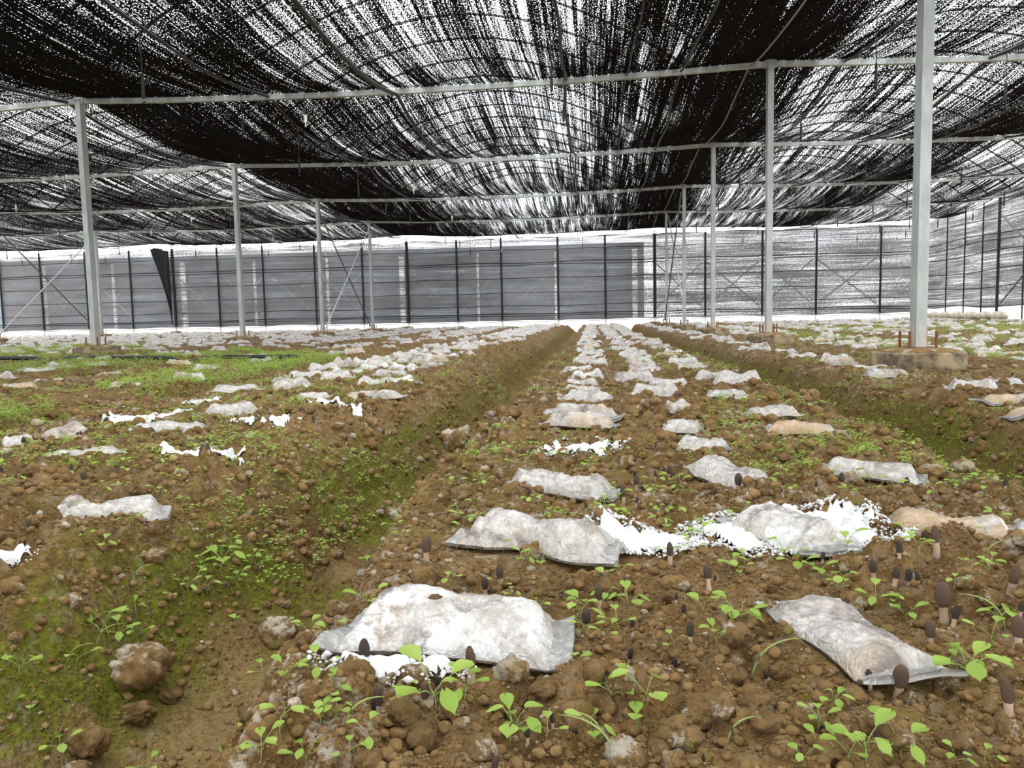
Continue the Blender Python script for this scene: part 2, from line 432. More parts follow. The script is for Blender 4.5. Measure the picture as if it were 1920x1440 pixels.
# ------------------------------------------------------------------ hand-placed bags (ends of the long axis, read off the photograph, on the bed)
# (x0, y0, x1, y1, width m, thickness m, material, waist, label, short phrase)
NEAR = [
 (652, 1146, 1070, 1170, .128, .040, 'bag_white', .12, 'big clear plastic bag dusted with white mould, closest one on the middle bed', 'the big mouldy front bag'),
 (1502, 1100, 1706, 1242, .096, .022, 'bag_clear', .10, 'flat wrinkled clear bag lying slantwise, rust-stained along its crease', 'the slanting clear bag'),
 (872, 985, 1168, 1018, .112, .042, 'bag_clear', .42, 'clear bag pinched in the middle with white powder spilling from one end', 'the pinched bag'),
 (1416, 952, 1572, 1014, .125, .036, 'bag_white', .10, 'burst bag coated in white powder and ringed by spilled powder', 'the powder-coated bag'),
 (1655, 960, 1918, 978, .100, .030, 'bag_orange', .30, 'long ochre-stained bag near the trench edge beyond the powder-coated bag', 'the ochre-stained bag'),
 (950, 892, 1156, 908, .105, .036, 'bag_grey', .22, 'translucent grey bag with a brown crumb on it behind the pinched bag', 'the grey bag with a crumb'),
 (1325, 860, 1418, 898, .110, .028, 'bag_grey', .08, 'flat grey bag turned slantwise with a pale orange middle', 'the small slanting grey bag'),
 (1535, 866, 1738, 882, .085, .026, 'bag_grey', .25, 'long thin grey bag with a lifted end at the trench-side stones', 'the long thin grey bag'),
 (92, 952, 312, 936, .095, .026, 'bag_grey', .25, 'torn pale bag with a jagged end on the brink of the mossy trench', 'the torn pale bag'),
 (66, 866, 238, 846, .110, .024, 'bag_grey', .12, 'smooth flat whitish bag with a morel before it beyond the mossy trench', 'the smooth whitish bag'),
 (240, 813, 392, 808, .085, .026, 'bag_grey', .22, 'narrow pale bag with a tan end beside two white powder patches', 'the narrow tan-ended bag'),
 (1272, 826, 1358, 834, .120, .030, 'bag_grey', .06, 'squarish grey bag just behind the small slanting grey bag', 'the squarish grey bag'),
 (1242, 795, 1318, 797, .095, .028, 'bag_grey', .06, 'short rounded pale bag behind the squarish grey bag', None),
 (1245, 764, 1295, 762, .100, .034, 'bag_orange', .10, 'small bag with an orange patch and an upturned corner in the middle row', None),
 (1022, 787, 1156, 792, .085, .042, 'bag_clear', .15, 'dark-bottomed long bag at the near end of the tight trench-side row', None),
 (1043, 768, 1155, 780, .090, .046, 'bag_clear', .25, 'humped dark bag touching the long bag before it in the tight row', None),
 (1056, 742, 1153, 750, .085, .040, 'bag_grey', .15, 'grey bag with one raised end, third in the tight trench-side row', None),
 (1435, 798, 1578, 808, .085, .030, 'bag_orange', .25, 'pale bag with a bright orange streak nearest the far-trench stones', None),
 (1397, 776, 1498, 771, .090, .030, 'bag_grey', .15, 'crumpled white-grey bag just behind the orange-streaked pale bag', None),
 (1350, 748, 1422, 748, .085, .024, 'bag_grey', .1, 'flat light bag among seedlings behind the crumpled white-grey bag', None),
 (1330, 735, 1402, 737, .080, .026, 'bag_grey', .1, 'slim light bag touching the flat light bag in the far-trench row', None),
 (-4, 838, 70, 831, .100, .030, 'bag_grey', .1, 'pale bag cut by the frame edge beyond the mossy trench', None),
 (80, 830, 156, 815, .090, .036, 'bag_clear', .15, 'shiny grey folded bag touching the pale bag at the frame edge', None),
 (385, 783, 480, 770, .100, .034, 'bag_grey', .15, 'grey bag with shadowed belly behind the narrow tan-ended bag', None),
 (648, 749, 750, 736, .085, .034, 'bag_orange', .2, 'long grey and cream bag on the crest of the mossy trench', None),
 (555, 745, 620, 740, .090, .022, 'bag_grey', .1, 'small flat pale bag next to the crest bag beyond the mossy trench', None),
 (1850, 748, 1950, 742, .110, .030, 'bag_orange', .15, 'cream-coloured bag among pale stones at the crest near the big footing', None),
 (1842, 720, 1914, 718, .120, .034, 'bag_grey', .05, 'pale peaked bag beside the nearest concrete footing', None),
 (1900, 770, 1970, 766, .095, .026, 'bag_orange', .1, 'cream bag at the frame edge on the stony crest', None),
]
BAGS = []      # x, y, yaw, L, W, T, mat, waist, label, phrase
for x0, y0, x1, y1, W, T, mt, ws, lab, ph in NEAR:
    p = on_z(x0, y0, .03); q = on_z(x1, y1, .03); c = (p+q)/2; d = q-p
    BAGS.append(dict(x=c[0], y=c[1], yaw=math.atan2(d[1], d[0]), L=float(np.hypot(d[0], d[1])), W=W, T=T, mat=mt, waist=ws, label=lab, phrase=ph, near=True))
for b in BAGS: FLAT.append((b['x'], b['y'], b['L']*.5, b['W']*.55, b['yaw']))
POWDER = [  # px centre, px half-sizes, label, granules
 (1495, 1000, 175, 62, 'wide ring of white powder crumbs around the burst bag', 4500),
 (1205, 1018, 95, 50, 'white powder spilled from the end of the pinched bag', 1800),
 (1092, 843, 74, 18, 'bright white powder patch behind the grey bag with a crumb', 500),
 (735, 1250, 125, 24, 'thin line of white powder along the front of the big mouldy bag', 420),
 (385, 862, 78, 12, 'white powder streak in front of the narrow tan-ended bag', 120),
 (265, 793, 72, 13, 'white powder patch behind the narrow tan-ended bag', 140),
 (505, 805, 68, 10, 'thin white powder streak at the crest of the mossy trench', 110),
 (8, 1058, 46, 16, 'white powder at the frame edge below the torn pale bag', 90),
 (372, 762, 30, 11, 'small round white powder patch before the second trench', 70),
 (630, 772, 50, 9, 'small white powder streak on the trench crest by the crest bag', 70)]
for px, py, rx, ry, *_ in POWDER:
    c = on_z(px, py, .01); ax = abs(on_z(px+rx, py, .01)[0]-c[0]); ay = min(abs(on_z(px, py-ry, .01)[1]-on_z(px, py+ry, .01)[1])/2, .7*ax)
    FLAT.append((c[0], c[1], ax*.75, ay*.75, 0))
FOOT = [(1.94, 4.87+4*k) for k in range(0, 6)] + [(-6.06, 8.87+4*k) for k in range(0, 5)] + [(-14.06, 16.87), (-14.06, 20.87), (-14.06, 24.87)]
for fx, fy in FOOT: FLAT.append((fx, fy, .34, .34, 0))

# ------------------------------------------------------------------ ground
def axis_steps(lo, hi, c0, c1, s0, g):
    a = [c0]; s = s0
    while a[-1] < c1: a.append(a[-1]+s0)
    while a[-1] < hi: s = min(s*g, .5); a.append(a[-1]+s)
    b = []; x = c0; s = s0
    while x > lo: s = min(s*g, .5); x -= s; b.append(x)
    return np.array(b[::-1]+a)
gx = axis_steps(-24, 10.6, -.78, .86, .0044, 1.022)
gy = [.46]
while gy[-1] < 25.3: gy.append(gy[-1] + max(.0036, .0058*gy[-1]*(1 if gy[-1] < 2.2 else 1.35)))
b = []; y = .46; s = .005
while y > -3: s = min(s*1.15, .3); y -= s; b.append(y)
gy = np.array(b[::-1]+gy)
GX, GY = np.meshgrid(gx, gy)
bz, bt = base_h(GX, GY)
GZ = bz + detail_h(GX, GY, bt)*(1-.85*flat_mask(GX.copy(), GY.copy()))
wallz = np.clip(4*bt*(1-bt), 0, 1)
moss = np.clip(sstep(.05, .4, bt)*1.15*sstep(.26, .55, fbm(GX*2.3, GY*2.3, 4, 91)+.12*wallz) + .32*sstep(.52, .7, fbm(GX*4, GY*4, 3, 95)), 0, 1)
moss *= 1-.55*sstep(2.4, 5.0, GY)
floor_near = sstep(-.66, -.58, GX)*(GX < -.25)*sstep(1.6, .9, GY)
moss = np.clip(moss + .75*np.exp(-((GX+.66)/.17)**2)*sstep(3.2, 1.6, GY)*sstep(.30, .55, fbm(GX*6, GY*6, 3, 93)), 0, 1)
moss *= 1-.85*floor_near
tan = sstep(.75, .97, bt)*sstep(.38, .6, fbm(GX*3+5, GY*3, 3, 97)) + .8*((GX > -.9) & (GX < -.2))*sstep(1.2, .7, GY)*sstep(.1, .5, bt)
crust = .25+.75*sstep(.45, .65, fbm(GX*2.2, GY*2.2, 3, 99)) + .35*sstep(5, 16, GY)
crust *= 1-.85*sstep(.1, .7, bt)
ground = link('ground', np_mesh('ground', np.stack([GX, GY, GZ], -1).reshape(-1, 3), grid_quads(len(gy), len(gx)), MAT['ground'], True,
              dict(moss=moss, tan=np.clip(tan, 0, 1), crust=np.clip(crust, 0, 1))))
tag(ground, 'brown raised soil beds with mossy trenches between them', kind='structure')

# outside ground
og = MB(); og.box((-5, 62, -.10), (160, 72, .2)); og.box((50, 2, -.16), (78, 60, .2)); og.box((-64, 2, -.16), (78, 60, .2)); og.box((-7, -20, -.25), (200, 34, .2))
tag(og.build('ground_outside', MAT['outside']), 'pale concrete yard outside the shade house', kind='structure')

# ------------------------------------------------------------------ roof: nets, beams, arches
ZT = 3.04
def net_z(x, y):
    t = ((y-.87) % 4.0)/4.0
    bay = ((x+6.06) % 8.0)/8.0
    sag = .165*4*t*(1-t)*(.75+.5*vnoise(x*.9, np.floor((y-.87)/4)*3.3, 201))
    beam = -.085*4*bay*(1-bay)
    return ZT + .035 + beam - sag + .02*(fbm(x*2.2, y*.5, 2, 205)-.5)*4*t*(1-t)*2
ceil = empty('ceiling'); tag(ceil, 'black knitted shade net roof sagging between steel beams', kind='structure')
def gsn(x, c, w): return np.exp(-((x-c)/w)**2)
def dens(x, y):
    d = np.zeros_like(x)
    mid = (x > -6.06) & (x <= 1.94)
    d = d + mid*(.36*gsn(x, -6.06, 1.9) + .10*gsn(x, -3.9, 1.0) - .14*gsn(x, -1.3, 1.5) + .03*gsn(x, .6, .5))
    d = d + .40*gsn(x, 1.7, .95)*(x <= 1.94) + .34*gsn(x, 1.94, .45)*(x > 1.94)
    d = d + (x > 1.94)*(-.12*gsn(x, 3.4, 1.3) + .20*gsn(x, 6.0, 1.0)*(x < 6.3)) - .16*(x > 6.3)
    d = d + (x < -6.06)*(-.12*gsn(x, -6.7, 1.2)+.04) + .06*gsn(x, -9.3, 1.0) - .08*(x < -14.06)
    return d*.34+.004
def net_panel(xa, xb, ya=-7.13, yb=24.95, extra=0.0, dz=0.0):  # net reaches unseen behind the camera, extended to even the foreground light
    xs = np.linspace(xa, xb, max(3, round((xb-xa)/.14))); ys = np.arange(ya, yb+.001, .2)
    X, Y = np.meshgrid(xs, ys); Z = net_z(X, Y)+dz
    o = link('net_panel', np_mesh('net_panel', np.stack([X, Y, Z], -1).reshape(-1, 3), grid_quads(len(ys), len(xs)), MAT['roofnet'], True, dict(weave=dens(X, Y)+extra)), ceil)
    return o
for xa, xb in ((-22.06, -14.06), (-14.06, -6.06), (-6.07, 1.94), (1.93, 6.3), (6.27, 10.1)):
    net_panel(xa, xb)
# arched roof frame over each bay
roof = empty('roof_frame'); tag(roof, 'arched steel pipe roof frame seen faintly through the shade net', kind='structure')
arch_me = {}
for bx in (-22.06, -14.06, -6.06, 1.94):
    m = MB()
    m.tube([(8*t, 0, 1.75*math.sin(math.pi*t)**.9 if 0 < t < 1 else 0) for t in np.linspace(0, 1, 17)], .019, 5)
    arch_me = arch_me or {'a': m.mesh('arch', MAT['pipe_dark'], True)}
    for k in range(21):
        if bx < -20 and k < 8: continue
        o = link('arch', arch_me['a'], roof); o.location = (bx, 4.87+1.0*k, ZT+.12)
for bx in (-14.06, -6.06, 1.94):
    for t in (.2, .35, .5, .65, .8):
        MB().tube([(bx+8*t, 4.9, ZT+.10+1.75*math.sin(math.pi*t)**.9), (bx+8*t, 24.9, ZT+.10+1.75*math.sin(math.pi*t)**.9)], .016, 5).build('purlin', MAT['pipe_dark'], roof)
# beams
ORDY = {8.87: 'nearest', 12.87: 'second', 16.87: 'third', 20.87: 'fourth'}
BAYN = {-22.06: 'outermost bay beyond the braced posts', -14.06: 'bay past the thin post row', -6.06: 'middle bay over the trench', 1.94: 'bay beside the thick nearest post'}
for yb, on in ORDY.items():
    for bx in (-22.06, -14.06, -6.06, 1.94):
        if bx < -20 and yb < 16: continue
        m = MB(); pts = []
        for t in np.linspace(0, 1, 9):
            x = bx+8*t; pts.append((x, yb, ZT-.01-.085*4*t*(1-t)))
        for p, q in zip(pts[:-1], pts[1:]): m.bar(p, q, .05, .055)
        o = empty('cross_beam', (0, 0, 0)); tag(o, f'{on} galvanised cross beam in the {BAYN[bx]}', 'beam', 'cross beams under the roof net')
        m.build('tube', MAT['galv'], o)
        for t in (.004, .996): MB().box((bx+8*t, yb-.002, ZT-.012), (.06, .068, .07)).build('end_bracket', MAT['galv'], o)

# posts and footings
def wave_ring(n, s, a): return [1+a*(random.random()-.5) for _ in range(n)]
def make_footing(x, y, label, r=.265, big=False):
    f = empty('concrete_footing', (x, y, 0)); tag(f, label, 'footing', 'concrete post footings')
    zb = float(base_h(x, y)[0])
    n = 20; rr = wave_ring(n, 0, .1)
    MB().lathe([(r*.98, zb-.06), (r, zb+.02), (r*.99, .095), (r*.94, .105)], n, fn=lambda i, k, n: rr[k]).build('slab', MAT['concrete'], f)
    m = MB(); prof = [(r*.93, .10), (r*.7, .118), (r*.4, .128), (.02, .13)]
    m.lathe(prof, 24, fn=lambda i, k, n: 1+.08*(random.random()-.5)); m.build('soil_cap', MAT['rust_soil'], f, True)
    return f
clod_small = None
POSTN = {(1.94, 4.87): 'thick nearest', (1.94, 8.87): 'second', (1.94, 12.87): 'third', (1.94, 16.87): 'fourth, braced', (1.94, 20.87): 'fifth, braced',
         (-6.06, 8.87): 'nearest', (-6.06, 12.87): 'second', (-6.06, 16.87): 'third, braced', (-6.06, 20.87): 'fourth, braced', (-14.06, 16.87): 'nearest', (-14.06, 20.87): 'farther braced'}
ROWN = {1.94: 'in the row beside the far trench', -6.06: 'in the row beyond the mossy trench', -14.06: 'in the outer row near the frame edge'}
for (x, y), nm in POSTN.items():
    p = empty('steel_post', (x, y, 0)); tag(p, f'{nm} galvanised square steel post {ROWN[x]}', 'post', 'steel posts holding the roof beams')
    MB().box((0, 0, (.11+ZT)/2), (.062, .10, ZT-.11)).build('shaft', MAT['galv'], p)
    bp = MB().box((0, 0, .125), (.16, .18, .012)).build('base_plate', MAT['rust'], p)
    for sx in (-1, 1):
        for sy in (-1, 1):
            MB().tube([(sx*.075, sy*.075, .10), (sx*.075, sy*.075, .225)], .0085, 6).build('anchor_bolt', MAT['rust'], bp)
    MB().box((0, 0, ZT+.015), (.08, .12, .035)).build('cap_plate', MAT['galv'], p)
    make_footing(x, y, f'round concrete footing under the {nm} post {ROWN[x]}')
for x in (-14.06, -6.06, 1.94):
    make_footing(x, 24.87, {-14.06: 'small footing at the black net flap in the far wall', -6.06: 'small footing under the thick dark far-wall pole of the middle bay', 1.94: 'small footing under the thick dark far-wall pole by the bright nets'}[x], .2)
BR = {1.94: 'thin crossed steel braces between far posts beside the far trench', -6.06: 'crossed steel braces between far posts beyond the mossy trench', -14.06: 'big crossed steel braces at the frame edge by the outer posts'}
for x in (1.94, -6.06, -14.06):
    o = empty('cross_brace', (0, 0, 0)); tag(o, BR[x], 'brace', 'crossed braces between far posts')
    MB().tube([(x+.05, 16.95, .20), (x+.05, 20.8, 2.92)], .017, 6).build('brace_bar', MAT['galv'], o)
    MB().tube([(x-.05, 16.95, 2.92), (x-.05, 20.8, .20)], .017, 6).build('brace_bar', MAT['pipe_dark'], o)

# ------------------------------------------------------------------ far wall and side wall
YW = 24.87
wall = empty('wall_back'); tag(wall, 'far wall of grey see-through shade net tied to black poles', kind='structure')
POLES = [-20.37, -18.86, -17.2, -15.59, -14.05, -12.48, -10.9, -9.12, -7.51, -6.01, -4.37, -2.92, -1.1, .4, 1.95, 3.51, 5.25, 6.87, 8.77, 10.1]
def wall_net(us, zfn0, zfn1, place, mat, name, parent, density):
    zs = np.linspace(0, 1, 24); U, T = np.meshgrid(us, zs)
    z0 = zfn0(U); z1 = zfn1(U); Z = z0+(z1-z0)*T
    off = .03*(fbm(U*1.6, Z*1.2, 3, 301)-.5)
    V = place(U, off, Z)
    return link(name, np_mesh(name, V.reshape(-1, 3), grid_quads(len(zs), len(us)), mat, True, dict(weave=np.broadcast_to(density(U, Z), U.shape))), parent)
def scallop(U, poles, z, a):
    P = np.array(poles); i = np.clip(np.searchsorted(P, U)-1, 0, len(P)-2); t = np.clip((U-P[i])/(P[i+1]-P[i]), 0, 1)
    return z + a*4*t*(1-t)
for i in range(len(POLES)-1):
    a, b = POLES[i], POLES[i+1]; us = np.linspace(a, b, 13)
    wall_net(us, lambda U: scallop(U, POLES, .215, .035), lambda U: 2.87+.03*np.sin(U*3.1)+.015*U*.3,
             lambda U, o, Z: np.stack([U, YW+.04+o*.5, Z], -1), MAT['sidenet'], 'net_panel', wall,
             lambda U, Z: .03*(U > 1.95) + .02*np.sin(Z*9)+.02*(fbm(U*2, Z*4, 2, 311)-.5))
for i, px in enumerate(POLES[:-1]):
    thick = min(abs(px-q) for q in (-14.05, -6.01, 1.95)) < .05
    po = MB().tube([(px, YW, .0), (px, YW, 3.0)], .016, 6).build('pole', MAT['galv'], wall)
    MB().tube([(px, YW-.005, .26), (px, YW-.005, 2.87)], .05 if thick else .033, 8).build('pole_sleeve', MAT['black'], po)
for k, z in enumerate((2.86, 2.49, 2.09, 2.01, 1.59, 1.13, .71, .45, .385)):
    pts = []
    for x in np.arange(-21.5, 10.11, .4): pts.append((x, YW-.035, z+.012*math.sin(x*1.7+k)+.02*(vnoise(np.array(x*.6), np.array(k*3.0), 7)-.5)))
    MB().tube(pts, .016 if k in (2, 7) else .011, 5).build('tie_wire', MAT['black'], wall)
MB().tube([(-21.5, YW+.01, .2), (10.1, YW+.01, .2)], .007, 5).build('tie_wire', MAT['black'], wall)
for i in range(1, len(POLES)-2):          # outside X braces
    a, b = POLES[i]+.06, POLES[i+1]-.06
    if i % 5 == 3: continue
    y = YW+.16
    MB().bar((a, y, 1.95), (b, y, .55), .045, .045).build('brace_bar', MAT['nb_post'], wall)
    MB().bar((a, y+.06, .55), (b, y+.06, 1.95), .045, .045).build('brace_bar', MAT['nb_post'], wall)
def skirt(pts_u, place, top, parent, seed):
    us = np.array(pts_u); zs = np.linspace(0, 1, 6); U, T = np.meshgrid(us, zs)
    Z = -.05+(top(U)+.05)*T; off = .05*(fbm(U*3, Z*5, 3, seed)-.5)
    V = place(U, off, Z); link('plastic_skirt', np_mesh('plastic_skirt', V.reshape(-1, 3), grid_quads(len(zs), len(us)), MAT['skirt']), parent)
skirt(np.linspace(-21.5, 10.2, 180), lambda U, o, Z: np.stack([U, YW+.10+o, Z], -1), lambda U: .245+.05*(vnoise(U*.7, U*0, 3)-.5)+.09*sstep(7, 10, U), wall, 401)
# black folded flap of net hanging by the pole
fl = MB(); n = 14
for i in range(n+1):
    t = i/n; z = 2.86-2.52*t; wv = .62*(1-t)**1.6+.03
    for j in range(5):
        u = j/4; fl.v.append((-14.1-wv*(1-u)*1.0, YW-.13-.03*math.sin(u*9+t*4), z+.06*math.sin(u*5)*(1-t)))
for i in range(n):
    for j in range(4): a = i*5+j; fl.f.append((a, a+1, a+6, a+5))
fo = fl.build('net_flap', MAT['flap']); tag(fo, 'black wedge of folded net hanging at the far-wall pole', 'net')
sm = fo.modifiers.new('thick', 'SOLIDIFY'); sm.thickness = .01
XW = 10.12
side = empty('wall_right'); tag(side, 'side wall of grey shade net on thin poles with a white plastic skirt', kind='structure')
SP = [12.87, 13.9, 14.9, 15.9, 16.87, 17.9, 18.6, 19.44, 20.6, 21.4, 22.37, 23.44, 24.96]
for i in range(len(SP)-1):
    us = np.linspace(SP[i], SP[i+1], 9)
    wall_net(us, lambda U: U*0+.36+.03*np.sin(U*2), lambda U: 2.98+.06*np.sin(U*2.2), lambda U, o, Z: np.stack([XW+o*1.4, U, Z], -1), MAT['sidenet2'], 'net_panel', side,
             lambda U, Z: .03*(fbm(U*2, Z*4, 2, 331)-.5))
for y in SP[:-1]:
    MB().tube([(XW-.05, y, 0), (XW-.05, y, 3.05)], .034 if abs(y-20.6) < .1 or abs(y-16.87) < .1 else .018, 6).build('pole', MAT['black'], side)
for k, z in enumerate((2.95, 2.6, 2.2, 2.02, 1.75, 1.3, .88, .40)):
    MB().tube([(XW-.06+.03*math.sin(y*1.3+k), y, z+.03*math.sin(y*1.1+k)) for y in np.arange(12.6, 24.9, .35)], .013, 5).build('tie_wire', MAT['black'], side)
for p, q in (((XW-.1, 20.4, 2.6), (XW-.1, 17.0, .4)), ((XW-.1, 20.4, .4), (XW-.1, 17.0, 2.6))): MB().tube([p, q], .02, 6).build('brace_bar', MAT['pipe_dark'], side)
skirt(np.linspace(12.6, 24.9, 70), lambda U, o, Z: np.stack([XW+.08+o, U, Z], -1), lambda U: U*0+.42, side, 411)
def blob(m, c, r, s=(1, 1, 1), seg=8, ring=5, jit=.18):
    vs = []; fs = []
    for i in range(ring+1):
        th = math.pi*i/ring
        for k in range(seg):
            ph = 2*math.pi*k/seg; q = r*(1+jit*(random.random()-.5)*2)
            vs.append((c[0]+q*s[0]*math.sin(th)*math.cos(ph), c[1]+q*s[1]*math.sin(th)*math.sin(ph), c[2]+q*s[2]*math.cos(th)))
    for i in range(ring):
        for k in range(seg):
            a = i*seg+k; b = i*seg+(k+1) % seg; fs.append((a, b, b+seg, a+seg))
    m.add(vs, fs)
for k in range(7):
    m = MB(); blob(m, (0, 0, 0), .16, (.9, 2.2, .75), 10, 6, .08)
    o = m.build('sandbag', MAT['sack'], None, True); o.location = (XW-.22, 24.45-.72*k, .13); tag(o, f'beige sandbag on the side-wall skirt, {ORD[k]} from the far corner', 'sandbag', 'sandbags along the side wall')

# neighbouring shade house outside the far wall
nb = empty('neighbour_shade_house', (0, 34, 0)); tag(nb, 'dark net wall of a neighbouring shade house behind the far wall', 'building')
MB().box((-19, 0, 1.75), (42.4, .2, 3.4)).build('net_wall', MAT['nb_wall'], nb)
for k in range(13): MB().box((-39+3.4*k, -.25, 1.6), (.22 if k % 3 == 0 else .10, .1, 3.1)).build('post', MAT['nb_post'], nb)

# ------------------------------------------------------------------ hoses, ropes and sprinklers under the roof net
def hose(x, r, label, mat='hose', drop=.02, ya=4.9, yb=24.8, wig=.02, sag=None, cat='hose'):
    pts = []
    for y in np.arange(ya, yb, .22):
        z = float(net_z(np.array(x), np.array(y)))
        if sag is not None:
            t = ((y-.87) % 4)/4; bay = ((x+6.06) % 8)/8; z = ZT-.085*4*bay*(1-bay)-sag*4*t*(1-t)+.03
        pts.append((x+wig*math.sin(y*1.1+x)+wig*.6*math.sin(y*3.1), y, z-drop-r))
    o = MB().tube(pts, r, 6).build('irrigation_hose' if cat == 'hose' else 'net_wire', MAT[mat], None, True); tag(o, label, cat, 'lines running under the roof net'); return o
hose(-3.72, .016, 'thick sagging black hose nearest the dark net fold over the middle bay', wig=.03)
hose(-2.2, .022, 'straight dark pipe along the centre of the middle bay roof', sag=.20, wig=.004, drop=.05)
hose(-.28, .016, 'black hose running straight over the tight row of bags')
hose(.40, .010, 'thin black line over the far-trench side of the middle bed', cat='wire')
hose(1.0, .016, 'dark line in the shaded roof just before the post row', cat='wire')
hose(-6.21, .022, 'black edge cord of the net along the posts beyond the mossy trench', wig=.02, cat='wire')
hose(1.72, .009, 'grey rope tied along the tops of the posts beside the far trench', mat='rope', wig=.012, cat='wire', drop=.05)
hose(2.7, .012, 'dark line just past the post row beside the far trench', cat='wire')
hose(4.15, .018, 'sagging black hose between the thick nearest post and the side wall')
hose(5.2, .012, 'thin dark line along the shaded net edge near the side bay', cat='wire')
hose(6.3, .018, 'dark edge cord where the bright side net begins', cat='wire')
hose(7.4, .012, 'black hose under the bright side net'); hose(8.7, .012, 'black line closest to the side wall under the bright net', cat='wire')
hose(-7.9, .016, 'black hose over the bed just past the post row beyond the mossy trench'); hose(-9.6, .014, 'middle black hose in the bay past the thin post row'); hose(-11.6, .014, 'third black hose in the bay past the thin post row')
hose(-13.0, .014, 'black hose close to the outer posts'); hose(-15.6, .014, 'black hose past the outer posts'); hose(-18., .012, 'outermost black hose near the frame edge')
SPR = []
for hx, y0, st in ((-3.72, 6.3, 1.9), (-2.75, 7.6, 2.0), (-.30, 6.6, 2.05), (2.45, 7.3, 2.0), (4.2, 8.6, 2.0), (6.0, 9.3, 2.1), (7.4, 11.0, 2.0), (8.7, 13, 2.0), (-7.9, 9.0, 1.9), (-9.6, 10.2, 2.0), (-11.6, 12.0, 2.0), (-13, 14.6, 2.0), (-15.6, 15.4, 2.1), (-18, 18.5, 2.1)):
    y = y0
    while y < 24: SPR.append((hx, y)); y += st
spr_me = {}
for kind in ('black', 'white_plastic'):
    m = MB()
    if kind == 'black': m.tube([(0, 0, -.36), (0, 0, -.44), (0, 0, -.55), (0, 0, -.56)], [.010, .013, .013, .004], 6); m.box((0, 0, -.585), (.05, .012, .008))
    else: m.box((0, 0, -.43), (.022, .022, .06)); m.tube([(0, 0, -.455), (0, 0, -.50)], .007, 6)
    spr_me[kind] = m.mesh('nozzle', MAT[kind])
spr_me['line'] = MB().tube([(0, 0, 0), (.004, 0, -.2), (0, 0, -.40)], .0045, 4).mesh('drop_line', MAT['hose'])
HN = {-3.72: 'the thick sagging hose', -2.75: 'the centre pipe', -.30: 'the hose above the tight bag row', 2.45: 'the line past the near post row', 4.2: 'the hose behind the thick post', 6.0: 'the shaded net edge', 7.4: 'the bright side net',
      8.7: 'the net by the side wall', -7.9: 'the hose past the thin posts', -9.6: 'the second hose past the thin posts', -11.6: 'the third hose past the thin posts', -13: 'the hose at the outer posts', -15.6: 'the hose past the outer posts', -18: 'the outermost hose'}
cnt = {}
for hx, y in SPR:
    x = hx+random.uniform(-.05, .05); yy = y+random.uniform(-.25, .25)
    z = float(net_z(np.array(x), np.array(yy)))-.03
    u, v, d = to_px((x, yy, z-.5))
    if not (-30 < u < 1950 and v > -40): continue
    i = cnt.get(hx, 0); cnt[hx] = i+1
    wh = hx in (-7.9, -2.75, -9.6) and (i % 2 == 0)
    o = empty('hanging_sprinkler', (x, yy, z)); tag(o, f'{"white" if wh else "black"} hanging sprinkler, {ORD[i]} from the camera under {HN[hx]}', 'sprinkler', 'sprinklers hanging from the roof')
    o.scale = (1, 1, random.uniform(.8, 1.15)); o.rotation_euler = (0, 0, random.uniform(0, 3))
    link('drop_line', spr_me['line'], o); link('nozzle', spr_me['white_plastic' if wh else 'black'], o)
gh = MB().tube([(x, 6.6+.05*math.sin(x*2)+(-x-2.4)*.18, float(base_h(x, 6.6+(-x-2.4)*.18)[0])*.3+.05) for x in np.arange(-8.5, -2.6, .12)], .022, 6).build('ground_hose', MAT['hose'], None, True)
tag(gh, 'black irrigation hose lying across the green bed before the thin post', 'hose')

# ------------------------------------------------------------------ bags
def bag_grid(L, W, T, waist, seed, nu, nv):
    """pillow bag: returns top and bottom vertex grids (nu x nv)"""
    u = np.linspace(-1, 1, nu)[:, None]; v = np.sin(np.linspace(-math.pi/2, math.pi/2, nv))[None, :]
    U, V = np.broadcast_arrays(u, v); U = U.copy(); V = V.copy()
    so = seed*13.7
    hw = 1 - waist*np.exp(-((U-.1*math.sin(seed))/.33)**2) + .06*np.sin(U*5+seed) + .10*sstep(.75, 1.0, np.abs(U))*(1+.6*math.sin(seed*2.1))
    x = U*L/2*(1+.05*V*math.sin(seed*3.3)) + .012*L*(vnoise(V*3+so, U*0+seed, 3)-.5)*(np.abs(U) > .85)
    y = V*W/2*hw + .06*W*np.sin(U*2.3+seed*1.7)
    full = 1-sstep(.66, .93, np.abs(U))
    lumpy = .55+.75*fbm(U*2.1+so, V*1.4+so, 3, 3)-.45*waist*np.exp(-(U/.30)**2)
    prof = np.power(np.clip(1-np.abs(V)**2.3, 0, 1), .85)
    t = T*full*lumpy*prof*1.15
    r1 = 1-np.abs(2*vnoise(U*6+so+V*1.5, V*2.2+so, 5)-1); r2 = 1-np.abs(2*vnoise(U*13+so-V*4, V*4.5+U*2+so, 9)-1)
    inner = 1-np.abs(V)**5
    wr = inner*(r1**3*.0048 + r2**4*.0030)*(.5+.7*(1-prof)) + .001*(fbm(U*20+so, V*9+so, 2, 11)-.5)
    flapz = sstep(.78, 1.0, np.abs(U))*(.002+.022*np.power(vnoise(V*1.3+so, np.sign(U)*3+seed, 15), 2.5))
    edge = .003+.006*vnoise(U*3+so, V*0+np.sign(V)*2+seed, 19)
    zt = edge*(1-prof*.4) + t + wr + flapz
    zb = np.where(np.abs(V) > .985, zt-.0008, np.minimum(edge*.4*(1-prof)+flapz*.96, zt-.0012)-.002*prof)
    return np.stack([x, y, zt], -1), np.stack([x, y, zb], -1)
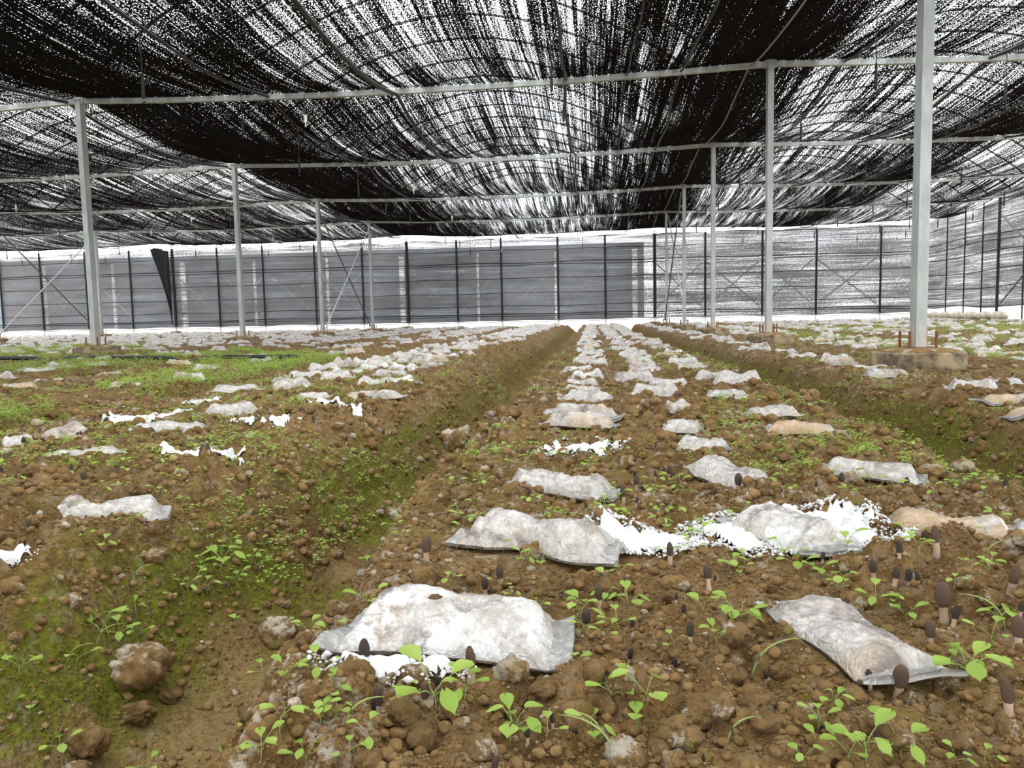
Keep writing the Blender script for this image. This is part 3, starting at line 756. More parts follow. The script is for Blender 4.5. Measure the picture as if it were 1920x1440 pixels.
def bag_meshes(L, W, T, waist, seed, nu, nv, mat, split):
    top, bot = bag_grid(L, W, T, waist, seed, nu, nv); n = nu*nv
    V = np.concatenate([top.reshape(-1, 3), bot.reshape(-1, 3)])
    q = grid_quads(nu, nv); qb = q[:, ::-1]+n
    rim = []
    for i in range(nu-1):
        rim.append((i*nv, (i+1)*nv, (i+1)*nv+n, i*nv+n)); a = i*nv+nv-1; rim.append((a+n, a+nv+n, a+nv, a))
    for j in range(nv-1):
        rim.append((j+1, j, j+n, j+1+n)); a = (nu-1)*nv+j; rim.append((a, a+1, a+1+n, a+n))
    Q = np.concatenate([q[:, ::-1], qb[:, ::-1], np.array(rim)])
    if not split: return [('body', np_mesh('plastic_bag', V, Q, MAT[mat]))]
    ui = (Q % n)//nv; uc = ui.mean(1)/(nu-1)*2-1
    out = []
    for nm, sel, mm in (('body', np.abs(uc) <= .83, mat), ('sealed_end', uc < -.83, 'film'), ('sealed_end', uc > .83, 'film')):
        qq = Q[sel]; idx, inv = np.unique(qq, return_inverse=True)
        out.append((nm, np_mesh(nm, V[idx], inv.reshape(qq.shape), MAT[mm])))
    return out
def place_bag(b, meshes):
    z = float(base_h(b['x'], b['y'])[0]) + b.get('dz', .004)
    o = empty('plastic_bag', (b['x'], b['y'], z), b['yaw']); co, si = math.cos(b['yaw']), math.sin(b['yaw'])
    for nm, me in meshes:
        P = np.empty(len(me.vertices)*3, np.float32); me.vertices.foreach_get('co', P); P = P.reshape(-1, 3)
        P[:, 2] += base_h(b['x']+P[:, 0]*co-P[:, 1]*si, b['y']+P[:, 0]*si+P[:, 1]*co)[0]*.5 - (z-b.get('dz', .004))*.5   # lies on the sloping bed
        me.vertices.foreach_set('co', P.ravel()); me.update(); link(nm, me, o)
    return o
for i, b in enumerate(BAGS):
    big = i < 12
    b['obj'] = place_bag(b, bag_meshes(b['L']*1.03, b['W'], b['T'], b['waist'], 1.3+i*2.17, 96 if big else 40, 44 if big else 18, b['mat'], True))
    tag(b['obj'], b['label'], 'plastic bag', 'plastic nutrient bags on the beds')
# dark crumb on the grey bag, orange clod etc. come with the clods below

BEDS = [('middle bed', [(-.05, 'trench-side'), (.31, 'middle'), (.63, 'far-trench')], 3.3, .42), ('bed beyond the mossy trench', [(-1.16, 'near'), (-1.45, 'centre'), (-1.72, 'outer')], 3.3, .40),
        ('stony bed with the thick post', [(1.56, 'crest'), (2.36, 'post-side'), (2.72, 'inner'), (3.05, 'outer')], 3.2, .42), ('second bed past the mossy trench', [(-2.55, 'crest'), (-2.9, 'centre'), (-3.3, 'outer')], 2.9, .50)]
edges = sorted([(a, b_) for a, b_, *_ in TRENCH])
names_done = 4
for (a0, b0, ), (a1, b1) in zip(edges[:-1], edges[1:]):
    lo, hi = b0, a1
    if lo > 3.2 or hi < -3.5:
        w = hi-lo; BEDS.append([None, [(lo+w*f, r_) for f, r_ in ((.17, 'first'), (.5, 'second'), (.83, 'third'))], 4.0, .42])
BEDS.append([None, [(8.9, 'first'), (9.3, 'second')], 4, .42])
lf = sorted([b for b in BEDS if b[0] is None and b[1][0][0] < 0], key=lambda b: -b[1][0][0]); rf = sorted([b for b in BEDS if b[0] is None and b[1][0][0] > 0], key=lambda b: b[1][0][0])
for i, b in enumerate(lf): b[0] = f'{ORD[i+2]} bed past the mossy trench'
for i, b in enumerate(rf): b[0] = f'{ORD[i]} green bed behind the thick post'
CAND = []
for bn, rows, ystart, sp in BEDS:
    for rx, rn in rows:
        y = ystart + random.uniform(0, .2); k = 0
        while y < 24.4:
            x = rx + random.gauss(0, .035 if bn == 'middle bed' else .06)
            if min((x-fx)**2+(y-fy)**2 for fx, fy in FOOT) > .40**2 and min((x-b['x'])**2+((y-b['y'])*1.3)**2 for b in BAGS[:29]) > .03 and random.random() > (.02 if bn == 'middle bed' else .45 if (x < -2 and y < 11) or (x > 4 and y < 18) else .07 if y < 9 else .28):
                u, v, d = to_px((x, y, .03))
                if -60 < u < 1980:
                    CAND.append(dict(x=x, y=y, yaw=random.gauss(0, .12 if bn == 'middle bed' else .25), bed=bn, row=rn, d=float(d)))
            y += sp*random.uniform(.86, 1.14)
            # bags lie a little tighter far down the rows
CAND.sort(key=lambda c: c['d'])
KM = ['bag_grey', 'bag_grey', 'bag_clear', 'bag_grey', 'bag_orange', 'bag_grey', 'bag_white', 'bag_clear']
variants = [bag_meshes(.235, .095, .036+.006*(k % 3), .05+.06*(k % 4), 40+k*1.9, 24, 11, KM[k], False) for k in range(8)]
rowcount = {}
for b in BAGS:      # hand-placed bags count in their row
    for bn, rows, *_ in BEDS:
        if bn is None: continue
        for rx, rn in rows:
            if abs(b['x']-rx) < .16: rowcount[(bn, rn)] = rowcount.get((bn, rn), 0)+1; break
MAXB = 300-len(BAGS)
TONE = {'bag_grey': 'grey', 'bag_clear': 'shiny clear', 'bag_orange': 'tan-stained', 'bag_white': 'mouldy white'}
for c in CAND[:MAXB]:
    k = random.randrange(8)
    o = empty('plastic_bag', (c['x'], c['y'], float(base_h(c['x'], c['y'])[0])+.002), c['yaw']+(math.pi if random.random() < .5 else 0))
    s = random.uniform(.85, 1.12); o.scale = (s, random.uniform(.85, 1.15), random.uniform(.85, 1.35))
    link('body', variants[k][0][1], o)
    if c['bed']:
        key = (c['bed'], c['row']); n = rowcount.get(key, 0); rowcount[key] = n+1
        if n < 20: lab = f"{TONE[KM[k]]} plastic bag, {ORD[n]} along the {c['row']} row of the {c['bed']}"
        else: lab = f"small distant plastic bag far down the {c['row']} row of the {c['bed']}"
        if len(lab.split()) > 16: lab = lab.replace('plastic bag', 'bag')
        if len(lab.split()) > 16: lab = lab.replace('tan-stained ', '').replace('shiny clear ', 'clear ').replace('mouldy white', 'white')
    else:
        lab = 'small pale plastic bag on the green beds past the second trench' if c['x'] < 0 else 'small pale plastic bag on the green beds behind the thick post'
    tag(o, lab, 'plastic bag', 'plastic nutrient bags on the beds')
# the rest, too far and too many: one object
allv = []; allq = []; off = 0
low = [bag_grid(.235, .095, .045, .1+.05*k, 70+k*1.7, 9, 5) for k in range(4)]
lq = grid_quads(9, 5)[:, ::-1]
ZB = base_h(np.array([c['x'] for c in CAND]), np.array([c['y'] for c in CAND]))[0]
for ci, c in list(enumerate(CAND))[MAXB:]:
    P = random.choice(low)[0].reshape(-1, 3)*np.array([random.uniform(.9, 1.15), random.uniform(.9, 1.2), random.uniform(1., 1.7)])
    co, si = math.cos(c['yaw']), math.sin(c['yaw'])
    Q = np.stack([P[:, 0]*co-P[:, 1]*si+c['x'], P[:, 0]*si+P[:, 1]*co+c['y'], P[:, 2]+ZB[ci]+.004], -1)
    allv.append(Q); allq.append(lq+off); off += len(Q)
o = link('distant_bags', np_mesh('distant_bags', np.concatenate(allv), np.concatenate(allq), MAT['bag_grey']))
tag(o, 'countless small pale plastic bags on the distant beds before the far wall', 'plastic bags', kind='stuff')

# ------------------------------------------------------------------ white powder
def powder_patch(px, py, rx, ry, label, ng):
    c = on_z(px, py, .015); e = on_z(px+rx, py, .015); f = on_z(px, py-ry, .015); g = on_z(px, py+ry, .015)
    ax = abs(e[0]-c[0]); cy = (f[1]+g[1])/2; ay = min(abs(f[1]-g[1])/2, .7*ax)
    n1 = int(min(90, max(24, ax*2/.004))); n2 = int(min(80, max(20, ay*2/.005)))
    X, Y = np.meshgrid(np.linspace(-1.15, 1.15, n1)*ax+c[0], np.linspace(-1.15, 1.15, n2)*ay+cy)
    q = np.sqrt(((X-c[0])/ax)**2+((Y-cy)/ay)**2)
    m = 1-q + 1.1*(fbm(X*38, Y*38, 4, int(px))-.5)
    Z = height(X.ravel(), Y.ravel()).reshape(X.shape) + .006*sstep(.0, .5, m) + .008*lumps(X, Y, .012, 77)*sstep(.05, .3, m) + .005
    Q = grid_quads(n2, n1); mf = m.ravel()[Q].mean(1); Q = Q[mf > .13]
    V = [np.stack([X, Y, Z], -1).reshape(-1, 3)]; F = [Q]; off = len(V[0])
    ico = np.array([(1, 0, 0), (-1, 0, 0), (0, 1, 0), (0, -1, 0), (0, 0, 1), (0, 0, -1)], float)
    icf = np.array([(0, 2, 4, 4), (2, 1, 4, 4), (1, 3, 4, 4), (3, 0, 4, 4), (2, 0, 5, 5), (1, 2, 5, 5), (3, 1, 5, 5), (0, 3, 5, 5)])
    tv = []; tf = []; to = 0
    for k in range(ng):
        r = random.random()**.6*1.3; a = random.uniform(0, 6.283)
        x = c[0]+ax*r*math.cos(a); y = cy+ay*r*math.sin(a); s = random.uniform(.001, .0033)*(2.2 if random.random() < .05 else 1)
        P = ico*s*(1+.5*(RNG.random((6, 1))-.5)); P[:, 2] *= .8
        tv.append(P+np.array([x, y, s*.5+.006])); tf.append(icf[:, :3]+to); to += 6
    TV = np.concatenate(tv); ctr = TV.reshape(-1, 6, 3)[:, :, :2].mean(1); TV[:, 2] += np.repeat(height(ctr[:, 0], ctr[:, 1]), 6)
    me = np_mesh('white_powder', V[0], Q, MAT['powder'])
    o = link('white_powder', me); tag(o, label, 'powder', 'spilled white powder', kind='stuff')
    g2 = link('powder_crumbs', np_mesh('powder_crumbs', TV, np.concatenate(tf), MAT['powder']), o); g2['kind'] = 'stuff'
for p in POWDER: powder_patch(*p)

# ------------------------------------------------------------------ label helper: nearest landmark, side and rank
LAND = [(b['phrase'], b['x'], b['y']) for b in BAGS if b.get('phrase')]
def add_land(ph, px, py):
    p = on_z(px, py, 0.0); LAND.append((ph, p[0], p[1]))
add_land('the big mouldy trench clod', 262, 1290); add_land('the white-tipped trench clod', 857, 850)
def rel_labels(items, desc, reach=.42, far=None):
    """items: dict x,y,desc -> label"""
    sets = {}
    for it in items:
        ds = sorted((math.hypot(it['x']-lx, it['y']-ly), ph, lx, ly) for ph, lx, ly in LAND)[0]
        if ds[0] > reach: it['label'] = far(it); continue
        dx, dy = it['x']-ds[2], it['y']-ds[3]
        r = ('behind' if dy > 0 else 'in front of') if abs(dy) > .55*abs(dx) else 'beside'
        sets.setdefault((it['desc'], r, ds[1]), []).append((ds[0], it))
    for (d, r, ph), L in sets.items():
        L.sort(key=lambda t: t[0])
        for i, (_, it) in enumerate(L):
            extra = '' if len(L) == 1 else (', closest one' if i == 0 else (f', {ORD[i]} closest' if i < 8 else f', {ORD[i]} closest'))
            it['label'] = f'{d} {r} {ph}{extra}'
def zone(it, what):
    x, y = it['x'], it['y']
    z = 'on the middle bed' if -.3 < x < .8 else 'in the mossy trench' if -1.0 < x <= -.3 else 'beyond the mossy trench' if x <= -1 else 'in the far trench' if x < 1.36 else 'on the stony bed by the thick post'
    if x < -1.9: z = 'past the second trench'
    d = 'close to the camera' if y < 1.2 else 'amid the bag rows' if y < 3 else 'farther down the rows'
    return f'{what} {z} {d}'

# ------------------------------------------------------------------ clods and stones
def rock_mesh(seed, mat, sub, rough=.28, squash=.75):
    import bmesh
    bm = bmesh.new(); bmesh.ops.create_icosphere(bm, subdivisions=sub, radius=1.0)
    P = np.array([v.co[:] for v in bm.verts]); s = seed*9.1
    n = 1+rough*2*(fbm(P[:, 0]*1.6+P[:, 2]*.9+s, P[:, 1]*1.6-P[:, 2]*1.3+s, 4, seed)-.5) + .8*rough*(lumps(P[:, 0]+P[:, 2]*.7+s, P[:, 1]-P[:, 2]*.6, .42, seed+5)-.3) + .6*rough*(lumps(P[:, 0]+P[:, 2]*.7+s, P[:, 1]-P[:, 2]*.6, .17, seed+9)-.3)
    P = P*n[:, None]*np.array([1.0, .85, squash])
    for v, p in zip(bm.verts, P): v.co = p
    me = bpy.data.meshes.new('soil_clod'); bm.to_mesh(me); bm.free(); me.materials.append(MAT['u_'+mat])
    me.polygons.foreach_set('use_smooth', np.ones(len(me.polygons), bool)); return me
CLODS = [  # px, py (centre), radius px, kind
 (262, 1243, 58, 'mould'), (520, 1185, 34, 'mould'), (254, 1033, 18, 'pale'), (296, 1118, 17, 'pale'), (20, 1102, 22, 'pale'), (22, 1164, 13, 'pale'), (338, 890, 15, 'pale'), (76, 886, 20, 'mould'), (532, 1130, 12, 'pale'), (540, 1040, 12, 'pale'),
 (232, 1162, 9, 'pale'), (258, 1335, 26, 'clod'), (160, 1390, 36, 'clod'), (316, 1303, 20, 'clod'), (793, 1079, 30, 'clod'), (846, 1015, 20, 'pale'), (1003, 1035, 26, 'pale'), (1164, 1275, 32, 'mould'), (743, 957, 20, 'mould'), (712, 958, 9, 'mould'), (630, 1039, 14, 'pale'),
 (1172, 1412, 34, 'mould'), (942, 1327, 20, 'clod'), (616, 1422, 22, 'mould'), (1176, 866, 16, 'pale'), (1264, 1090, 26, 'pale'), (1347, 1319, 32, 'mould'), (1417, 1317, 36, 'clod'), (1437, 1353, 28, 'clod'), (1595, 898, 20, 'pale'), (1744, 892, 20, 'pale'), (1603, 1050, 24, 'pale'),
 (1466, 1257, 20, 'clod'), (1381, 1204, 28, 'clod'), (1264, 1428, 26, 'pale'), (1802, 884, 17, 'pale'), (1911, 1019, 17, 'pale'), (857, 830, 34, 'mould'), (953, 772, 18, 'mould'), (920, 778, 12, 'mould'), (1120, 803, 14, 'mould'), (1577, 817, 14, 'pale'), (1720, 850, 14, 'pale'),
 (1515, 1345, 34, 'clod'), (1080, 1340, 34, 'clod'), (1020, 1290, 26, 'clod'), (900, 1400, 30, 'clod'), (1130, 1320, 24, 'clod'), (1560, 1410, 34, 'clod'), (690, 1420, 24, 'clod'), (1330, 1165, 16, 'clod'), (1860, 1130, 20, 'clod'), (1640, 1360, 26, 'clod'), (1785, 1390, 24, 'clod'), (560, 1290, 16, 'clod'), (470, 1010, 12, 'clod'), (385, 1105, 9, 'pale'), (640, 990, 10, 'clod')]
rocks = {k: [rock_mesh(i+3, k, 4 if i < 3 else 3, .30+.05*i, .62+.08*(i % 3)) for i in range(5)] for k in ('clod', 'mould', 'pale')}
items = []
CD = {'clod': 'brown soil clod', 'mould': 'soil clod furred with white mould', 'pale': 'pale crusted lump'}
for i, (px, py, r, k) in enumerate(CLODS):
    p = on_z(px, py+r*.35, 0.0)
    for _ in range(3):      # settle on the true surface along the sight line
        p = on_z(px, py+r*.35, height1(p[0], p[1])); p = (p+on_z(px, py+r*.35, height1(p[0], p[1])))/2
    d = float(to_px(p)[2]); R = r*d/FPX
    items.append(dict(x=p[0], y=p[1], z=height1(p[0], p[1])+R*.25, R=R, k=k, desc=CD[k], i=i))
n0 = len(items)
while len(items) < 240:
    y = .62+3.2*random.random()**1.5; x = random.uniform(-1.3, .95)*max(.5, y)*.9
    if x < -2.3 or x > 2.6: continue
    u, v, d = to_px((x, y, 0))
    if not (0 < u < 1920 and v < 1440): continue
    t = float(trench_t(np.array([x]), np.array([y]))[1][0])
    if t > .9 or flat_mask(np.array([x]), np.array([y]))[0] > .4: continue
    R = random.uniform(.007, .017)*(1.25 if 1.2 < x < 1.7 or t > .1 else 1); k = random.choice(['clod', 'clod', 'pale', 'pale', 'mould'] if (x > .7 or t > .1) else ['clod', 'clod', 'clod', 'pale'])
    items.append(dict(x=x, y=y, z=height1(x, y)+R*.3, R=R, k=k, desc={'clod': 'small brown clod', 'mould': 'small mould-furred clod', 'pale': 'small pale crusted lump'}[k], i=len(items)))
rel_labels(items, None, .40, lambda it: zone(it, it['desc']))
items[0]['label'] = 'biggest soil clod, furred with white mould, against the mossy trench wall'
for it in items:
    if it['k'] == 'mould' and it['i'] == 37: it['label'] = 'white-tipped knobbly clod farther along the mossy trench floor'
    o = link('soil_clod', rocks[it['k']][it['i'] % 5]); o.location = (it['x'], it['y'], it['z'])
    o.scale = (it['R'],)*3; o.rotation_euler = (random.uniform(-.3, .3), random.uniform(-.3, .3), random.uniform(0, 6.28))
    tag(o, it['label'], 'soil clod', 'clods and crusted lumps of soil')
crumb = MB(); blob(crumb, (0, 0, 0), 1, (1, .45, .35), 8, 5, .2)
def litter(px, py, z, s, label):
    p = on_z(px, py, z); o = link('soil_crumb', crumb.mesh('soil_crumb', MAT['rust_soil'], True)); o.location = p; o.scale = (s, s, s); o.rotation_euler = (0, 0, .3); tag(o, label, 'soil crumb')
litter(1098, 889, .048, .012, 'flat brown crumb lying on the grey bag behind the pinched bag')
litter(817, 1119, .056, .008, 'brown flake lying on the white mould of the big front bag')
# loose crumbs: one object
def scatter_clods(n, name, mat, ylo, yhi, rlo, rhi, label, seed, sub=2, wallonly=False):
    rg = np.random.default_rng(seed)
    import bmesh
    bm = bmesh.new(); bmesh.ops.create_icosphere(bm, subdivisions=sub, radius=1.0)
    P0 = np.array([v.co[:] for v in bm.verts]); F0 = np.array([[v.index for v in f.verts] for f in bm.faces]); bm.free()
    shapes = []
    for k in range(8):
        q = 1+.5*(fbm(P0[:, 0]*1.7+P0[:, 2]+k*5, P0[:, 1]*1.7-P0[:, 2]+k*3, 3, 500+k)-.5)+.3*(lumps(P0[:, 0]+P0[:, 2]*.6+k, P0[:, 1]-P0[:, 2]*.6, .5, 510+k)-.3); shapes.append(P0*q[:, None]*np.array([1, .85, .72]))
    y = ylo*(yhi/ylo)**rg.random(n*3); x = (rg.random(n*3)*1.75-.98)*y*.95 - .02
    u, v, d = to_px(np.stack([x, y, y*0], -1)); ok = (u > -40) & (u < 1960) & (v < 1480)
    _, t = trench_t(x, y); ok &= ((t > .04) & (t < .92)) if wallonly else (rg.random(len(x)) > t*.75); ok &= flat_mask(x.copy(), y.copy()) < .5
    x, y = x[ok][:n], y[ok][:n]; z = height(x, y); r = (rlo+(rhi-rlo)*rg.random(len(x))**2.2)*np.clip(y/1.2, .7, 2.2)
    a = rg.random(len(x))*6.283; sh = rg.integers(0, 8, len(x)); S = np.array(shapes)[sh]
    co, si = np.cos(a)[:, None], np.sin(a)[:, None]
    X = (S[:, :, 0]*co-S[:, :, 1]*si)*r[:, None]+x[:, None]; Y = (S[:, :, 0]*si+S[:, :, 1]*co)*r[:, None]+y[:, None]; Z = S[:, :, 2]*r[:, None]+(z+r*.22)[:, None]
    V = np.stack([X, Y, Z], -1).reshape(-1, 3); F = (F0[None]+(np.arange(len(x))*len(P0))[:, None, None]).reshape(-1, 3)
    o = link(name, np_mesh(name, V, F, MAT[mat])); tag(o, label, 'soil crumbs', kind='stuff')
scatter_clods(7000, 'loose_crumbs', 'clod', .55, 4.5, .002, .010, 'loose brown crumbs of soil strewn over the beds', 5)
scatter_clods(16000, 'fine_crumbs', 'clod', .52, 1.7, .0012, .0038, 'fine brown soil crumbs close to the camera', 8, 1)
scatter_clods(2600, 'trench_wall_crumbs', 'clod', 1.0, 9, .003, .009, 'olive and brown crumbs on the sloping trench walls', 9, 2, True)
scatter_clods(900, 'crusted_crumbs', 'pale', .7, 9, .003, .009, 'loose pale crusted crumbs strewn over the beds and crests', 6)

# ------------------------------------------------------------------ morels
def morel_meshes(seed, capmat):
    """unit height 1: stem to .42, cap above"""
    lean = .10*math.sin(seed*2.7)
    def cx(z): return lean*z*z
    n = 20
    m = MB(); prof = [(.150, -.10), (.150, .0), (.118, .10), (.105, .25), (.115, .40), (.10, .46)]
    vs = []; fs = []
    for i, (r, z) in enumerate(prof):
        for k in range(n):
            a = 6.2832*k/n; q = r*(1+.06*math.sin(k*1.9+seed+i)); vs.append((q*math.cos(a)+cx(z), q*math.sin(a), z))
    for i in range(len(prof)-1):
        for k in range(n): a = i*n+k; b = i*n+(k+1) % n; fs.append((a, b, b+n, a+n))
    m.add(vs, fs); stem = m.mesh('stem', MAT['mstem'], True)
    m = MB(); rings = 15; vs = []; fs = []; wid = .165+.03*math.sin(seed)
    for i in range(rings+1):
        t = i/rings; z = .40+.60*t
        r = wid*(.76+.24*math.sin(math.pi/2*t/.36)) if t < .36 else wid*math.sqrt(max(0, 1-((t-.36)/.64)**2.1))
        for k in range(n):
            a = 6.2832*k/n; rid = 1+.11*math.cos(k/n*6.2832*10)*math.sin(math.pi*t)+.06*math.sin(t*38+k*1.3+seed)
            vs.append((r*rid*math.cos(a)+cx(z), r*rid*math.sin(a), z))
    for i in range(rings):
        for k in range(n): a = i*n+k; b = i*n+(k+1) % n; fs.append((a, b, b+n, a+n))
    fs.append(tuple(range(n))[::-1]); m.add(vs, fs)
    return stem, m.mesh('cap', MAT[capmat], True)
MV = [morel_meshes(k, c) for k, c in enumerate(['cap_dark', 'cap_mid', 'cap_brown', 'cap_dark', 'cap_mid', 'cap_brown'])]
MORELS = [  # base px x, base y, top y, kind (0 dark 1 mid 2 brown)
 (800, 1053, 1004, 2), (940, 1101, 1052, 2), (910, 1117, 1081, 0), (927, 1126, 1106, 0), (1099, 1182, 1136, 1), (1125, 1142, 1094, 1), (1133, 1097, 1073, 0), (1172, 1113, 1081, 0), (1186, 1182, 1160, 0), (1178, 1245, 1213, 0), (685, 1261, 1196, 0), (884, 1277, 1212, 2),
 (797, 1329, 1283, 1), (831, 1331, 1283, 1), (823, 1295, 1260, 0), (799, 1275, 1248, 0), (699, 1343, 1305, 0), (711, 1345, 1289, 1), (983, 1339, 1303, 0), (1037, 1363, 1335, 0), (989, 1396, 1359, 0), (924, 1458, 1411, 1), (991, 938, 915, 0), (1170, 946, 910, 1), (1192, 950, 931, 0),
 (1208, 928, 904, 0), (1099, 958, 942, 0), (1033, 952, 938, 0), (1383, 922, 887, 1), (1256, 1057, 1017, 1), (1379, 1049, 1025, 0), (1543, 1057, 1035, 0), (1329, 1101, 1060, 1), (1340, 1093, 1071, 1), (1639, 1085, 1043, 1), (1677, 1099, 1059, 1), (1687, 1051, 1015, 0), (1705, 1089, 1051, 0),
 (1735, 1021, 992, 0), (1757, 1043, 991, 2), (1723, 1117, 1088, 0), (1763, 1103, 1073, 0), (1771, 1164, 1093, 2), (1787, 1174, 1132, 0), (1745, 1216, 1164, 2), (1894, 1117, 1057, 2), (1908, 1224, 1162, 2), (1912, 1158, 1123, 0), (1294, 1208, 1165, 0), (1282, 1156, 1129, 0), (1268, 1140, 1118, 0),
 (1267, 1262, 1228, 0), (1436, 1279, 1251, 0), (1632, 1297, 1256, 0), (1683, 1309, 1237, 2), (1892, 1347, 1274, 2), (1322, 1434, 1411, 0), (1784, 936, 912, 1), (1465, 926, 910, 0), (207, 967, 943, 1), (60, 1023, 1000, 0), (100, 879, 863, 1), (32, 904, 888, 0), (1190, 893, 876, 0),
 (1530, 930, 912, 0), (1557, 905, 888, 0), (1120, 905, 890, 0), (1320, 915, 900, 0), (570, 1010, 997, 0), (1655, 1404, 1372, 1), (1640, 1396, 1370, 1), (505, 790, 772, 1), (628, 778, 760, 2), (590, 795, 780, 0), (180, 805, 790, 0), (75, 830, 808, 2), (1270, 757, 738, 2), (1215, 725, 714, 2)]
MD = {0: 'small dark morel', 1: 'grey-brown morel', 2: 'warm brown morel'}
items = []
for px, py, ty, k in MORELS:
    p = on_z(px, py, 0.0)
    for _ in range(4): p = (p + on_z(px, py, height1(p[0], p[1])))/2
    z = height1(p[0], p[1]); d = float(to_px(p)[2]); H = (py-ty)*d/FPX*1.08
    items.append(dict(x=p[0], y=p[1], z=z, H=H, k=k, desc=MD[k]))
items[42]['desc'] = items[11]['desc'] = items[54]['desc'] = items[55]['desc'] = 'large brown morel'
while len(items) < 170:
    y = 1.35+3.6*random.random()**1.3; x = random.uniform(-.95, .85)*y
    u, v, d = to_px((x, y, 0))
    if not (0 < u < 1920): continue
    t = float(trench_t(np.array([x]), np.array([y]))[1][0])
    if t > .3 or x < -2.5 or flat_mask(np.array([x]), np.array([y]))[0] > .3 or (x > 1.3 and random.random() < .8): continue
    items.append(dict(x=x, y=y, z=height1(x, y), H=random.uniform(.017, .034), k=random.choice((0, 0, 1, 2)), desc='tiny morel'))
rel_labels(items, None, .40, lambda it: zone(it, 'tiny dark morel' if it['k'] == 0 else 'tiny brown morel'))
for i, it in enumerate(items):
    st, cp = MV[it['k'] + (3 if i % 2 else 0)]
    o = empty('morel_mushroom', (it['x'], it['y'], it['z']-.0015), random.uniform(0, 6.28)); H = it['H']
    wd = H*random.uniform(.76, .95); o.scale = (wd, wd, H); o.rotation_euler = (random.gauss(0, .10), random.gauss(0, .12), o.rotation_euler[2])
    tag(o, it['label'], 'mushroom', 'morels growing on the beds')
    link('stem', st, o); link('cap', cp, o)
MOR = [(it['x'], it['y']) for it in items]

# ------------------------------------------------------------------ seedlings
def leaf_pts(Lf, Wf, cup, notch, n=6):
    V = []; F = []
    for i in range(n+1):
        t = i/n; w = Wf*math.sin(math.pi*min(1, .06+.94*t))**.7*(.55+.6*t) if t < 1 else Wf*.10
        for j in (-1, -.5, 0, .5, 1):
            V.append((Lf*t - (notch*Lf if (i == n and j == 0) else 0), w*j, cup*abs(j)**1.5*Wf + .12*Lf*math.sin(t*2.6)))
    for i in range(n):
        for j in range(4): a = i*5+j; F.append((a, a+1, a+6, a+5))
    return np.array(V), F
def make_seedling(seed):
    """unit plant about 1 tall: one stem mesh and its leaves"""
    r = random.Random(seed); m = MB(); leaves = []; nl = r.choice([2, 3, 4, 4, 5]); top = Vector((r.uniform(-.2, .2), r.uniform(-.2, .2), r.uniform(.38, .62)))
    m.tube([(0, 0, -.12), (top.x*.3, top.y*.2, top.z*.5), tuple(top)], [.022, .020, .018], 5)
    a0 = r.uniform(0, 6.28)
    for k in range(nl):
        a = a0 + 6.2832*k/nl + r.uniform(-.35, .35); q = r.uniform(.22, .55); rise = r.uniform(.15, .5)
        st = top*r.uniform(.55, 1.0); e = st+Vector((math.cos(a)*q, math.sin(a)*q, rise)); mid = (st+e)/2+Vector((0, 0, .06))
        m.tube([tuple(st), tuple(mid), tuple(e)], [.016, .014, .012], 4)
        P, F = leaf_pts(r.uniform(.38, .62), r.uniform(.18, .27), r.uniform(.1, .4), r.uniform(0, .08))
        tilt = r.uniform(-.7, .25); c, s = math.cos(tilt), math.sin(tilt)
        P = np.stack([P[:, 0]*c+P[:, 2]*s, P[:, 1], -P[:, 0]*s*-1+P[:, 2]*c], -1)
        ca, sa = math.cos(a), math.sin(a)
        P = np.stack([P[:, 0]*ca-P[:, 1]*sa+e.x, P[:, 0]*sa+P[:, 1]*ca+e.y, P[:, 2]+e.z], -1)
        lm = MB(); lm.add(P, F); leaves.append(lm.mesh('leaf', MAT['leaf'], True))
    return m.mesh('stem', MAT['stem'], True), leaves
SV = [make_seedling(k) for k in range(10)]
SEED_PX = [  # base px x, y, height px
 (820, 1335, 95), (640, 1330, 40), (625, 1290, 36), (690, 1395, 46), (660, 1425, 40), (870, 1320, 60), (955, 1395, 80), (975, 1390, 52), (1025, 1390, 50), (1145, 1325, 60), (1110, 1388, 55), (1205, 1325, 78), (1190, 1375, 60), (1080, 1170, 50), (1090, 1195, 42), (1095, 1160, 45), (1140, 1135, 40), (1180, 1150, 55),
 (1160, 1185, 45), (1135, 1200, 36), (1070, 1255, 42), (605, 1180, 20), (1315, 1155, 50), (1365, 1185, 62), (1265, 1220, 36), (1345, 1215, 45), (1800, 1280, 85), (1830, 1265, 55), (1590, 1432, 60), (1625, 1430, 85), (1690, 1428, 70), (1510, 1440, 45), (1540, 1410, 42), (1785, 1440, 40), (1850, 1440, 40), (1535, 1375, 48), (1560, 1330, 40),
 (1562, 1105, 46), (1575, 1112, 30), (1700, 1165, 42), (1645, 1140, 40), (1822, 1070, 44), (1846, 1020, 40), (525, 1385, 62), (420, 1410, 62), (490, 1430, 60), (575, 1440, 50), (330, 1438, 40), (388, 1395, 34), (270, 1435, 36), (35, 1262, 48), (62, 1335, 36), (184, 1198, 75), (375, 1105, 36), (390, 1125, 34), (445, 1105, 36), (412, 1078, 58),
 (432, 1025, 34), (497, 1278, 36), (545, 1305, 42), (600, 1272, 44), (622, 1300, 48), (618, 1198, 42), (582, 1205, 44), (606, 1330, 42), (602, 1360, 50), (630, 1355, 40), (468, 1325, 36), (880, 1010, 40), (945, 1035, 34), (985, 1060, 30), (1010, 1070, 44), (870, 985, 30), (860, 965, 30), (1790, 1110, 30), (1850, 1100, 40), (1880, 1180, 46),
 (1500, 1075, 42), (1395, 1065, 36), (1385, 1080, 30), (1310, 1010, 34), (1630, 910, 34), (1675, 930, 34), (1250, 985, 30), (1440, 915, 36), (760, 1310, 30), (1010, 1150, 30), (955, 1130, 30)]
items = []
